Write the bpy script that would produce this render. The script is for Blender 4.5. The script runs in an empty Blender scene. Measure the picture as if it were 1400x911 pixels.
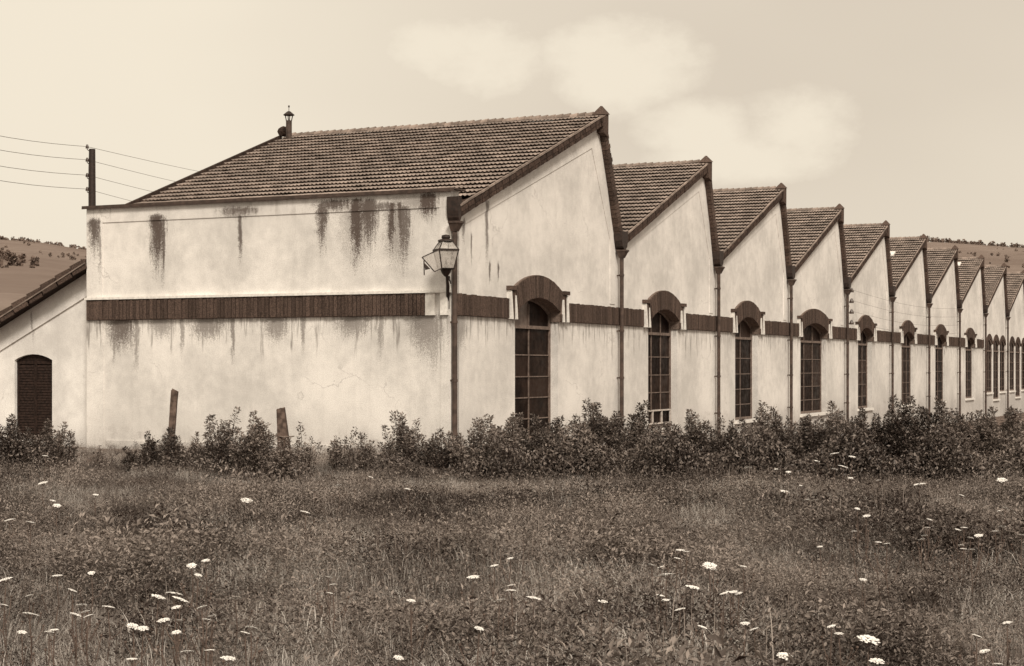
import bpy, bmesh, math, random
import numpy as np
from mathutils import Vector, Matrix, Euler
from mathutils.geometry import tessellate_polygon
R = math.radians
rnd = random.Random(7)
nrs = np.random.RandomState(11)
sc = bpy.context.scene
COL = sc.collection

# ------------------------------------------------------------------ camera
EYE = 1.35
FPX = 2290.0                      # focal length in photo pixels (1400 wide)
cam_d = bpy.data.cameras.new('camera')
cam = bpy.data.objects.new('camera', cam_d)
COL.objects.link(cam)
cam.location = (0, 0, EYE)
cam.rotation_euler = (R(90), 0, 0)
cam_d.sensor_width = 36.0
cam_d.lens = 36.0 * FPX / 1400.0
cam_d.shift_y = (502 - 455.5) / 1400.0
cam_d.clip_start = 0.1
cam_d.clip_end = 9000
sc.camera = cam

# the print is one brown tone: every colour is given by its lightness alone
def sepia(a):
    t = [(.01, .50, .38), (.04, .62, .48), (.26, .795, .685), (.72, .957, .905), (1, .97, .95)]
    la = math.log(max(.01, min(1, a)))
    for p, q in zip(t, t[1:]):
        if la <= math.log(q[0]) + 1e-9:
            f = (la - math.log(p[0])) / (math.log(q[0]) - math.log(p[0])); break
    return (a, a * (p[1] + (q[1]-p[1])*f), a * (p[2] + (q[2]-p[2])*f))

# ------------------------------------------------------------------ node helpers
class X:
    def __init__(s, nt, v): s.nt = nt; s.v = v
    def _m(s, op, *a):
        n = s.nt.nodes.new('ShaderNodeMath'); n.operation = op
        for i, q in enumerate((s,) + a):
            if isinstance(q, X): s.nt.links.new(q.v, n.inputs[i])
            else: n.inputs[i].default_value = q
        return X(s.nt, n.outputs[0])
    def __add__(s, o): return s._m('ADD', o)
    def __sub__(s, o): return s._m('SUBTRACT', o)
    def __mul__(s, o): return s._m('MULTIPLY', o)
    def __truediv__(s, o): return s._m('DIVIDE', o)
    def abs(s): return s._m('ABSOLUTE')
    def max(s, o): return s._m('MAXIMUM', o)
    def min(s, o): return s._m('MINIMUM', o)
    def fract(s): return s._m('FRACT')
    def sstep(s, a, b):           # smoothstep, a may exceed b
        n = s.nt.nodes.new('ShaderNodeMapRange'); n.interpolation_type = 'SMOOTHSTEP'
        s.nt.links.new(s.v, n.inputs[0])
        lo, hi, t0, t1 = (a, b, 0, 1) if a < b else (b, a, 1, 0)
        n.inputs[1].default_value = lo; n.inputs[2].default_value = hi
        n.inputs[3].default_value = t0; n.inputs[4].default_value = t1
        return X(s.nt, n.outputs[0])

def noise(nt, vec, scale, detail=3, rough=.55, stretch=None):
    if stretch:
        mp = nt.nodes.new('ShaderNodeMapping'); mp.inputs['Scale'].default_value = stretch
        nt.links.new(vec, mp.inputs[0]); vec = mp.outputs[0]
    n = nt.nodes.new('ShaderNodeTexNoise')
    n.inputs['Scale'].default_value = scale; n.inputs['Detail'].default_value = detail
    n.inputs['Roughness'].default_value = rough
    nt.links.new(vec, n.inputs['Vector'])
    return X(nt, n.outputs['Fac'])

def mixc(nt, fac, a, b, mode='MIX'):
    n = nt.nodes.new('ShaderNodeMix'); n.data_type = 'RGBA'; n.blend_type = mode
    if isinstance(fac, X): nt.links.new(fac.v, n.inputs[0])
    else: n.inputs[0].default_value = fac
    for i, c in ((6, a), (7, b)):
        if isinstance(c, tuple): n.inputs[i].default_value = (*c[:3], 1)
        else: nt.links.new(c, n.inputs[i])
    return n.outputs[2]

def new_mat(name, rough=.8, spec=.3):
    m = bpy.data.materials.new(name); m.use_nodes = True
    nt = m.node_tree; b = nt.nodes['Principled BSDF']
    b.inputs['Roughness'].default_value = rough
    b.inputs['Specular IOR Level'].default_value = spec
    return m, nt, b

def tco(nt, obj=None, out='Object'):
    n = nt.nodes.new('ShaderNodeTexCoord')
    if obj: n.object = obj
    return n.outputs[out]

def geo(nt, out='Position'): return nt.nodes.new('ShaderNodeNewGeometry').outputs[out]

def bump(nt, b, h, strength=.3, dist=.02):
    n = nt.nodes.new('ShaderNodeBump'); n.inputs['Strength'].default_value = strength
    n.inputs['Distance'].default_value = dist
    nt.links.new(h.v, n.inputs['Height']); nt.links.new(n.outputs[0], b.inputs['Normal'])

def plain(name, c, rough=.8, spec=.3, scale=9, var=.35, island=0, metal=0):
    m, nt, b = new_mat(name, rough, spec)
    p = geo(nt)
    f = noise(nt, p, scale, 4)
    lo = tuple(q * (1 - var) for q in c); hi = tuple(min(1, q * (1 + var)) for q in c)
    col = mixc(nt, f.sstep(.3, .7), lo, hi)
    if island:
        r = X(nt, geo(nt, 'Random Per Island')) + X(nt, nt.nodes.new('ShaderNodeObjectInfo').outputs['Random'])
        r = r.fract() * (2 * island) + (1 - island)
        cc = nt.nodes.new('ShaderNodeCombineColor')
        for i in range(3): nt.links.new(r.v, cc.inputs[i])
        col = mixc(nt, 1.0, col, cc.outputs[0], 'MULTIPLY')
    nt.links.new(col, b.inputs['Base Color'])
    b.inputs['Metallic'].default_value = metal
    bump(nt, b, noise(nt, p, scale * 6, 3), .25, .01)
    return m

# ------------------------------------------------------------------ sky and sun (soft overcast, toned print)
S = Vector((.20, -.70, .68)).normalized()
SUN_EL = math.asin(S.z); SUN_ROT = math.atan2(S.x, S.y)
world = bpy.data.worlds.new('World'); sc.world = world; world.use_nodes = True
nt = world.node_tree; bg = nt.nodes['Background']
sky = nt.nodes.new('ShaderNodeTexSky'); sky.sky_type = 'NISHITA'; sky.sun_disc = False
sky.sun_elevation = SUN_EL; sky.sun_rotation = SUN_ROT % (2 * math.pi)
sky.dust_density = 6; sky.air_density = 1.0; sky.ozone_density = 1
bw = nt.nodes.new('ShaderNodeRGBToBW'); nt.links.new(sky.outputs[0], bw.inputs[0])
lum = X(nt, bw.outputs[0])
d = tco(nt, out='Generated')
sep = nt.nodes.new('ShaderNodeSeparateXYZ'); nt.links.new(d, sep.inputs[0])
dx, dy, dz = (X(nt, sep.outputs[i]) for i in range(3))
n1 = noise(nt, d, 9, 6, .6, (1, 1, 1.5)); n3 = noise(nt, d, 34, 5, .65, (1, 1, 1.5)); n2 = noise(nt, d, 2.2, 3, .5, (1, 1, 2.0))
# cumulus banks, placed by direction (azimuth tangent, elevation tangent, radius)
def cloud(px, py, rx, ry):
    az = dx / dy.max(.05); el = dz / dy.max(.05)
    q = ((az - (px - 700) / FPX) / (rx / FPX)); w = ((el - (502 - py) / FPX) / (ry / FPX))
    r2 = q * q + w * w
    return (r2 - (n1 - .5) * 4.5 - (n3 - .5) * 2.0).sstep(2.3, -.2) * dy.sstep(.1, .4)
cl = cloud(650, 85, 80, 50)
for a in ((855, 85, 100, 55), (960, 175, 70, 38), (1090, 175, 70, 52), (600, 70, 70, 45), (1030, 215, 110, 32)):
    cl = cl.max(cloud(*a))
left = dx.sstep(.12, -.20)
veil = (n2.sstep(.35, .7) * .35 + left * .75 + dz.sstep(.16, .06) * .45).min(1.0)
bright = (veil.max(cl * .95)).min(1.0)
tone = mixc(nt, bright, (.78, .68, .555), (1.0, .896, .73))
# the overcast layer evens the clear-sky luminance out
ev = lum * .10 + 4.2
cc = nt.nodes.new('ShaderNodeCombineColor')
for i in range(3): nt.links.new(ev.v, cc.inputs[i])
nt.links.new(mixc(nt, 1.0, tone, cc.outputs[0], 'MULTIPLY'), bg.inputs['Color'])
bg.inputs['Strength'].default_value = .10

sun_d = bpy.data.lights.new('sun', 'SUN'); sun = bpy.data.objects.new('sun', sun_d); COL.objects.link(sun)
sun_d.energy = 1.5; sun_d.angle = R(14); sun_d.color = (1, .91, .78)
sun.rotation_euler = (-S).to_track_quat('-Z', 'Y').to_euler(); sun.location = (0, -20, 40)
vs = sc.view_settings
vs.view_transform = 'Standard'; vs.look = 'None'; vs.gamma = 1; vs.exposure = 1.0
vs.use_curve_mapping = False

# ------------------------------------------------------------------ object helpers
def empty(name, loc, rz=0):
    o = bpy.data.objects.new(name, None); COL.objects.link(o)
    o.location = loc; o.rotation_euler = (0, 0, rz); o.empty_display_size = .2
    return o
def tag(o, label=None, cat=None, group=None, kind=None):
    if label: o['label'] = label
    if cat: o['category'] = cat
    if group: o['group'] = group
    if kind: o['kind'] = kind
    return o
class MB:
    def __init__(s): s.v = []; s.f = []
    def add(s, vs, fs):
        n = len(s.v); s.v += [tuple(p) for p in vs]; s.f += [tuple(i + n for i in f) for f in fs]
    def box(s, a, b):
        x0, y0, z0 = a; x1, y1, z1 = b
        s.add([(x0,y0,z0),(x1,y0,z0),(x1,y1,z0),(x0,y1,z0),(x0,y0,z1),(x1,y0,z1),(x1,y1,z1),(x0,y1,z1)],
              [(0,3,2,1),(4,5,6,7),(0,1,5,4),(1,2,6,5),(2,3,7,6),(3,0,4,7)])
    def hexa(s, b, t):            # two quads (bottom / top), joined
        s.add(list(b) + list(t), [(3,2,1,0),(4,5,6,7),(0,1,5,4),(1,2,6,5),(2,3,7,6),(3,0,4,7)])
    def prism(s, poly, fn0, fn1): # 2D polygon between two mappings
        n = len(poly)
        s.add([fn0(*p) for p in poly] + [fn1(*p) for p in poly],
              [tuple(range(n)), tuple(range(2*n-1, n-1, -1))] + [(i, (i+1) % n + 0, (i+1) % n + n, i + n)[::-1] for i in range(n)])
    def bar(s, a, b, w, h=None, up=(0,0,1)):
        a, b = Vector(a), Vector(b); d = (b-a).normalized(); h = h or w
        u = Vector(up)
        if abs(d.dot(u)) > .95: u = Vector((1,0,0))
        p = d.cross(u).normalized() * w/2; q = p.cross(d).normalized() * h/2
        s.hexa([a-p-q, a+p-q, a+p+q, a-p+q], [b-p-q, b+p-q, b+p+q, b-p+q])
    def tube(s, pts, r, n=8, caps=True):
        pts = [Vector(p) for p in pts]; rr = r if isinstance(r, (list, tuple)) else [r]*len(pts)
        vs = []; fs = []
        for i, p in enumerate(pts):
            d = (pts[min(i+1, len(pts)-1)] - pts[max(i-1, 0)]).normalized()
            u = Vector((0,0,1)) if abs(d.z) < .9 else Vector((1,0,0))
            a = d.cross(u).normalized(); b = a.cross(d)
            for k in range(n):
                t = 2*math.pi*k/n; vs.append(p + (a*math.cos(t) + b*math.sin(t))*rr[i])
        for i in range(len(pts)-1):
            for k in range(n):
                fs.append((i*n+k, i*n+(k+1)%n, (i+1)*n+(k+1)%n, (i+1)*n+k))
        if caps: fs += [tuple(range(n-1,-1,-1)), tuple(range((len(pts)-1)*n, len(pts)*n))]
        s.add(vs, fs)
    def mesh(s, name, m, smooth=False):
        me = bpy.data.meshes.new(name); me.from_pydata(s.v, [], s.f); me.update()
        bm = bmesh.new(); bm.from_mesh(me); bmesh.ops.recalc_face_normals(bm, faces=bm.faces); bm.to_mesh(me); bm.free()
        if smooth: me.polygons.foreach_set('use_smooth', [True]*len(me.polygons))
        if m: me.materials.append(m)
        return me
    def build(s, name, m, parent=None, smooth=False, kind=None):
        return link(name, s.mesh(name, m, smooth), parent, kind)
def link(name, me, parent=None, kind=None):
    o = bpy.data.objects.new(name, me); COL.objects.link(o)
    if parent: o.parent = parent
    if kind: o['kind'] = kind
    return o
def np_mesh(name, v, f, m, smooth=False):
    v = np.asarray(v, np.float32).reshape(-1, 3); f = np.asarray(f, np.int32); k = f.shape[1]
    me = bpy.data.meshes.new(name)
    me.vertices.add(len(v)); me.vertices.foreach_set('co', v.ravel())
    me.loops.add(f.size); me.loops.foreach_set('vertex_index', f.ravel())
    me.polygons.add(len(f)); me.polygons.foreach_set('loop_start', np.arange(0, f.size, k, dtype=np.int32))
    me.polygons.foreach_set('loop_total', np.full(len(f), k, np.int32))
    me.update(calc_edges=True); me.validate()
    if m: me.materials.append(m)
    if smooth: me.polygons.foreach_set('use_smooth', [True]*len(me.polygons))
    return me

# ------------------------------------------------------------------ workshop frame: local x = along the long side, local y = along the short end
CT, ST = .906, .4233
CORNER = Vector((-.905, 25.0, 0))
workshop = empty('workshop_building', CORNER, math.atan2(CT, ST))
tag(workshop, 'long pale plastered workshop with a sawtooth tiled roof and dark brick bands', 'building')
def to_world(u, v, z): return CORNER + Vector((ST*u - CT*v, CT*u + ST*v, z))
DEPTH = 6.8
VAL = [0.0] + [6.72 + 5.77*i for i in range(11)]
ZV = 3.72
RIDGE = []
for k in range(11):
    run = (VAL[k+1]-VAL[k]) - (.9 if k == 0 else .72)
    RIDGE.append((VAL[k]+run, ZV + (2.15 if k == 0 else 1.95)))

# ------------------------------------------------------------------ materials
def plaster(name, axis, streaks, band_noise=True, base=sepia(.88)):
    m, nt, b = new_mat(name, .92, .15)
    p = tco(nt, workshop)
    sp = nt.nodes.new('ShaderNodeSeparateXYZ'); nt.links.new(p, sp.inputs[0])
    h = X(nt, sp.outputs[axis]); z = X(nt, sp.outputs[2])
    big = noise(nt, p, .7, 4); mid = noise(nt, p, 5, 5, .65); fine = noise(nt, p, 70, 2)
    speck = noise(nt, p, 26, 3, .7)
    vert = noise(nt, p, 1.0, 4, .6, (7, 7, .55)); vfine = noise(nt, p, 1.0, 4, .65, (26, 26, 2.0))
    tot = (vert.sstep(.5, .8) * .07)
    # dirt run-off under the brick band
    if band_noise:
        ln = vert.sstep(.35, .75) * .75 + .07
        q = (z * -1.0 + 2.125)
        run = (ln - q).sstep(0.0, .30) * q.sstep(-.02, .01) * vfine.sstep(.42, .60)
        tot = tot + run * .55
        low = z.sstep(.75, .05)
        tot = tot + low * mid.sstep(.42, .68) * .45
        up = z.sstep(3.2, 3.65) * vfine.sstep(.56, .72) * vert.sstep(.45, .7)
        tot = tot + up * .35
    for (c, w, zt, zb, s) in streaks:
        wob = h + (vfine - .5) * (.5 * w) + (mid - .5) * (.10 + .5 * w) + (big - .5) * .12
        g = (wob - c).abs().sstep(w * 1.8, 0)
        fall = z.sstep(zb, zb + (zt - zb)*.85) * z.sstep(zt + .07, zt - .07)
        dens = g * (fall * .8 + .2) * fall.sstep(0, .25)
        t = speck * .30 + vfine * .30 + fine * .40
        k = (t * 1.5 + dens * .62 - .97).sstep(0, .34)
        tot = tot.max((k * s * dens.sstep(.0, .35)).max(dens * dens * (vfine * 1.1 - .28).max(0.0) * s))
    drip = noise(nt, p, 1.0, 3, .6, (3.2, 3.2, .9)).sstep(.56, .74) * vfine.sstep(.45, .65) * z.sstep(3.9, 2.2)
    tot = tot.max(drip * .10)
    if axis == 1:
        par = z.sstep(3.45, 3.9) * (vert * .45 + mid * .55).sstep(.44, .64) * h.sstep(5.2, 3.2)
        tot = tot.max(par * .36)
    wv = nt.nodes.new('ShaderNodeTexVoronoi'); wv.feature = 'DISTANCE_TO_EDGE'; wv.inputs['Scale'].default_value = .55
    dv = nt.nodes.new('ShaderNodeVectorMath'); dv.operation = 'ADD'; nt.links.new(p, dv.inputs[0])
    dn = nt.nodes.new('ShaderNodeTexNoise'); dn.inputs['Scale'].default_value = 2.5; dn.inputs['Detail'].default_value = 4; nt.links.new(p, dn.inputs['Vector'])
    dm = nt.nodes.new('ShaderNodeVectorMath'); dm.operation = 'SCALE'; dm.inputs['Scale'].default_value = .55
    nt.links.new(dn.outputs['Color'], dm.inputs[0]); nt.links.new(dm.outputs[0], dv.inputs[1]); nt.links.new(dv.outputs[0], wv.inputs['Vector'])
    crack = X(nt, wv.outputs['Distance']).sstep(.0045, .0015) * big.sstep(.52, .60)
    tot = tot.max(crack * .22)
    base_dirt = (z * -1.0 + (mid - .5) * .9 + (vert - .5) * .5).sstep(-.55, .1)
    tot = tot.max(base_dirt * .30)
    tot = tot.min(.94)
    c0 = mixc(nt, (big * .65 + mid * .35).sstep(.34, .66), tuple(q*.73 for q in base), tuple(min(1, q*1.05) for q in base))
    c1 = mixc(nt, fine.sstep(.35, .65), c0, mixc(nt, 1.0, c0, (.83, .82, .81), 'MULTIPLY'))
    c2 = mixc(nt, speck.sstep(.72, .8) * .35, c1, sepia(.25))
    nt.links.new(mixc(nt, tot, c2, sepia(.07)), b.inputs['Base Color'])
    bump(nt, b, mid * .6 + fine * .5, .35, .012)
    return m
ST_L = [(5.38, .20, 3.84, 2.40, .95), (5.25, .05, 3.76, 2.2, .85), (3.75, .05, 3.80, 2.6, .85), (3.78, .45, 3.90, 3.62, .85),
        (2.25, .13, 3.92, 2.75, .9), (2.02, .48, 3.94, 3.62, .9), (1.62, .16, 3.94, 2.30, 1.0), (1.42, .20, 3.92, 2.7, .9), (1.58, .45, 3.85, 2.35, .35),
        (1.02, .09, 3.86, 2.5, .95), (.86, .06, 3.86, 2.6, .9), (.80, .15, 3.80, 2.36, .85), (.92, .30, 3.8, 2.4, .5), (1.15, .4, 3.86, 3.62, .8), (.38, .20, 3.97, 3.35, 1.0), (.6, .5, 3.95, 3.55, .5),
        (.40, .36, 2.15, 1.15, .6), (.3, .12, 2.15, .9, .5), (6.66, .15, 3.82, 2.9, .9), (6.55, .04, 3.7, 2.4, .6), (6.1, .36, 2.16, 1.30, .85), (5.8, .06, 2.16, .8, .6), (6.25, .05, 2.16, .9, .6),
        (4.4, .45, 2.16, 1.55, .7), (3.9, .05, 2.16, 1.0, .65), (3.1, .3, 2.16, 1.5, .65), (2.6, .05, 2.16, 1.2, .6), (1.7, .4, 2.16, 1.6, .6), (1.2, .06, 2.16, 1.2, .5), (4.9, .05, 2.16, 1.2, .6), (5.3, .3, 2.16, 1.6, .6)]
ST_R = [(1.22, .07, 3.95, 2.45, .75), (.68, .035, 3.4, 2.7, .75), (1.31, .04, 3.0, 2.5, .8), (1.62, .04, 3.0, 2.5, .85), (.40, .06, 3.6, 3.0, .7),
        (.3, .25, 2.14, 1.3, .5)]
M_PL = plaster('plaster_short_end', 1, ST_L)
M_PR = plaster('plaster_long_side', 0, ST_R)
M_PA = plaster('plaster_annex', 1, [(8.2, .03, 2.3, 1.5, .5)], False, sepia(.96))
M_WHITE = plain('white_render', sepia(.76), .9, .15, 20, .12)
M_BRICK = plain('dark_brick', sepia(.082), .9, .2, 55, .55, .30)
M_MORTAR = plain('dirty_mortar', sepia(.17), .95, .1, 25, .3)
M_VERGE = plain('verge_tile_clay', sepia(.062), .9, .2, 14, .4, .3)
M_TILE = plain('roof_tile_clay', sepia(.29), .85, .2, 3, .28, .14)
M_RTILE = plain('ridge_tile_clay', sepia(.26), .85, .25, 5, .3, .25)
M_IRON = plain('dark_iron', sepia(.028), .6, .4, 20, .4)
M_PIPE = plain('downpipe_paint', sepia(.07), .65, .35, 8, .4)
M_ZINC = plain('zinc_flashing', sepia(.06), .6, .4, 10, .35)
M_WOODF = plain('window_frame_paint', sepia(.17), .7, .3, 15, .3)
M_WOODW = plain('pale_casement_paint', sepia(.5), .7, .3, 15, .2)
M_SHUT = plain('shutter_wood', sepia(.024), .8, .2, 20, .45)
M_POST = plain('weathered_post', sepia(.12), .95, .1, 14, .5)
M_INS = plain('insulator_ceramic', sepia(.06), .4, .5, 10, .2)
def glassy(name, c, c2, rough, spec):
    m, nt, b = new_mat(name, rough, spec)
    p = geo(nt); f = noise(nt, p, 3.5, 5, .65); o = X(nt, nt.nodes.new('ShaderNodeObjectInfo').outputs['Random'])
    nt.links.new(mixc(nt, (f + o * .5 - .25).sstep(.35, .8), c, c2), b.inputs['Base Color'])
    r = noise(nt, p, 9, 4, .6).sstep(.3, .7) * .25 + rough
    nt.links.new(r.v, b.inputs['Roughness'])
    return m
M_PANE = glassy('dusty_dark_glass', sepia(.008), sepia(.036), .3, .05)
M_PANEL = glassy('sky_reflection_glass', sepia(.08), sepia(.20), .3, .3)  # pale tone stands in for sky reflected in the pane
def clear_glass():
    m, nt, b = new_mat('lantern_glass', .12, .5)
    b.inputs['Base Color'].default_value = (*sepia(.6), 1)
    f = noise(nt, geo(nt), 18, 3)
    a = f.sstep(.3, .7) * .3 + .28
    nt.links.new(a.v, b.inputs['Alpha'])
    return m
M_LGLASS = clear_glass()

# ------------------------------------------------------------------ long side walls with window openings
# window: centre u, half width, sill z, columns, kind
BAND0, BAND1 = 2.125, 2.46
WINS = [(3.12,.87,.14,2),(9.25,.85,.14,3),(14.87,.87,.14,2),(20.8,1.30,.14,3),(26.57,.87,.14,3),(32.47,.87,.14,3),(38.06,.88,.14,2),(44.0,.87,.14,2),
        (48.6,.72,.30,2),(50.35,.72,.0,2),(52.05,.72,.30,2),(54.75,.72,.30,2),(56.5,.72,.0,2),(58.3,.72,.30,2),(60.4,.72,.3,2),(62.2,.72,.0,2)]
SPR = 2.28; CROWN = 2.50
def arch_pts(c, hw, zs, zc, n=10):
    h = zc - zs; r = (hw*hw + h*h)/(2*h); a = math.asin(min(1, hw/r)); cz = zc - r
    return [(c + r*math.sin(t), cz + r*math.cos(t)) for t in [a - 2*a*i/n for i in range(n+1)]]   # right to left
def opening(c, hw, sill, zs=SPR, zc=CROWN):
    return [(c-hw, sill), (c+hw, sill)] + arch_pts(c, hw, zs, zc)
REV = .13
def sheet(poly, holes, fn, mb):
    loops = [[Vector((p[0], p[1], 0)) for p in L] for L in [poly] + holes]
    flat = [p for L in loops for p in L]
    tris = tessellate_polygon(loops)
    mb.add([fn(p.x, p.y) for p in flat], [tuple(t) for t in tris])
for k in range(11):
    a, b = VAL[k], VAL[k+1]; ur, zr = RIDGE[k]
    ws = [w for w in WINS if a < w[0] < b]
    mb = MB()
    sheet([(a,-1.3),(b,-1.3),(b,ZV),(ur,zr),(a,ZV)], [opening(*w[:3]) for w in ws], lambda x, z: (x, 0, z), mb)
    for w in ws:
        op = opening(*w[:3])
        for i in range(len(op)):
            p, q = op[i], op[(i+1) % len(op)]
            mb.add([(p[0],0,p[1]),(q[0],0,q[1]),(q[0],REV+.06,q[1]),(p[0],REV+.06,p[1])], [(0,1,2,3)])
    mb.build('gable_wall', M_PR, workshop)
    # raised plaster margin along the rake and the steep edge
    sl = (zr-ZV)/(ur-a); t = .36
    mg = MB(); y0, y1 = -.014, -.0
    ml = [(a+.12, ZV-.02+sl*.12), (a+.12, ZV-.30+sl*.12-.05), (ur-.33, zr-.36-sl*.33-.12), (ur-.0, zr-.04)]
    mg.prism(ml, lambda x, z: (x, y0, z), lambda x, z: (x, y1, z))
    st = (ZV-zr)/(b-ur)
    mr = [(ur-.0, zr-.04), (ur-.33, zr-.36-sl*.33-.12), (b-.34, ZV-.05), (b-.34, BAND1+.05), (b-.1, BAND1+.05), (b-.1, ZV-.2)]
    mg.prism(mr, lambda x, z: (x, y0+.001, z), lambda x, z: (x, y1, z))
    mg.build('plaster_margin', M_PR, workshop)
# end, back, short-side walls
mb = MB(); e = VAL[-1]
mb.add([(0,DEPTH,-1.3),(e,DEPTH,-1.3),(e,DEPTH,ZV),(0,DEPTH,ZV)], [(0,1,2,3)])
for k in range(11):
    mb.add([(VAL[k],DEPTH,ZV),(VAL[k+1],DEPTH,ZV),(RIDGE[k][0],DEPTH,RIDGE[k][1])], [(0,1,2)])
mb.add([(e,0,-1.3),(e,DEPTH,-1.3),(e,DEPTH,ZV),(e,0,ZV)], [(0,1,2,3)])
mb.build('rear_wall', M_PR, workshop)
mb = MB()
PT = 4.0
mb.box((0, .0, -.3), (.25, DEPTH+.02, PT))
mb.build('end_wall', M_PL, workshop)
# margins on the short end (proud strips)
mb = MB()
mb.box((-.014, 0, 3.74), (0, DEPTH, PT-.002))
mb.box((-.012, 6.48, BAND1+.045), (0, DEPTH, 3.74))
mb.box((-.012, .0, BAND1+.045), (0, .20, 3.74))
mb.box((-.012, 6.46, -.3), (0, DEPTH, BAND0-.002))
mb.box((-.012, .0, -.3), (0, .18, BAND0-.002))
mb.build('plaster_margin', M_PL, workshop)
mb = MB(); mb.box((-.03, .42, -.3), (0, 6.40, .14)); mb.build('plinth', M_PL, workshop)
mb = MB()
mb.box((-.075, -.08, PT), (.32, DEPTH+.06, PT+.022))
mb.box((-.078, -.08, PT-.03), (-.070, DEPTH+.06, PT))
mb.build('coping_flashing', M_ZINC, workshop)
mb = MB(); mb.box((-.075, -.02, BAND1+.002), (0, DEPTH+.01, BAND1+.042)); mb.build('ledge', M_WHITE, workshop)
mb = MB(); mb.box((-.03, .42, BAND0), (0, DEPTH, BAND1)); mb.build('band_bed', M_MORTAR, workshop)
mb = MB(); mb.box((-.062, .04, BAND0+.002), (0, .16, BAND1)); mb.box((-.045, .26, BAND0+.002), (0, .42, BAND1)); mb.build('band_end_block', M_WHITE, workshop)
# soldier-course bricks of the short-end band
mb = MB(); v = .425
while v < DEPTH-.06:
    w = .058 + rnd.uniform(-.004, .006); p = .055 + rnd.uniform(-.008, .016)
    mb.box((-p, v, BAND0+.004+rnd.uniform(0, .006)), (-.02, v+w, BAND1-.002-rnd.uniform(0, .022))); v += w + .011
mb.build('brick_band', M_BRICK, workshop, kind='stuff')
# long side band: bricks between hoods
HOOD = .30
mbk = MB(); mbb = MB()
segs = []; u0 = .14
for (c, hw, s_, n_) in WINS[:8]:
    segs.append((u0, c-hw-HOOD)); u0 = c+hw+HOOD
segs.append((u0, VAL[8]-.02))
for (a, b) in segs:
    mbb = MB(); mbb.box((a, -.02, BAND0), (b, -.0, BAND1-.01)); mbb.build('band_bed', M_MORTAR, workshop)
    mbk = MB()
    u = a + .004
    while u < b-.05:
        w = .058 + rnd.uniform(-.004, .006)
        mbk.box((u, -.045-rnd.uniform(0, .012), BAND0+.004+rnd.uniform(0, .006)), (u+w, -.012, BAND1-rnd.uniform(0, .025))); u += w+.011
    mbk.build('brick_band', M_BRICK, workshop, kind='stuff')


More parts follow.
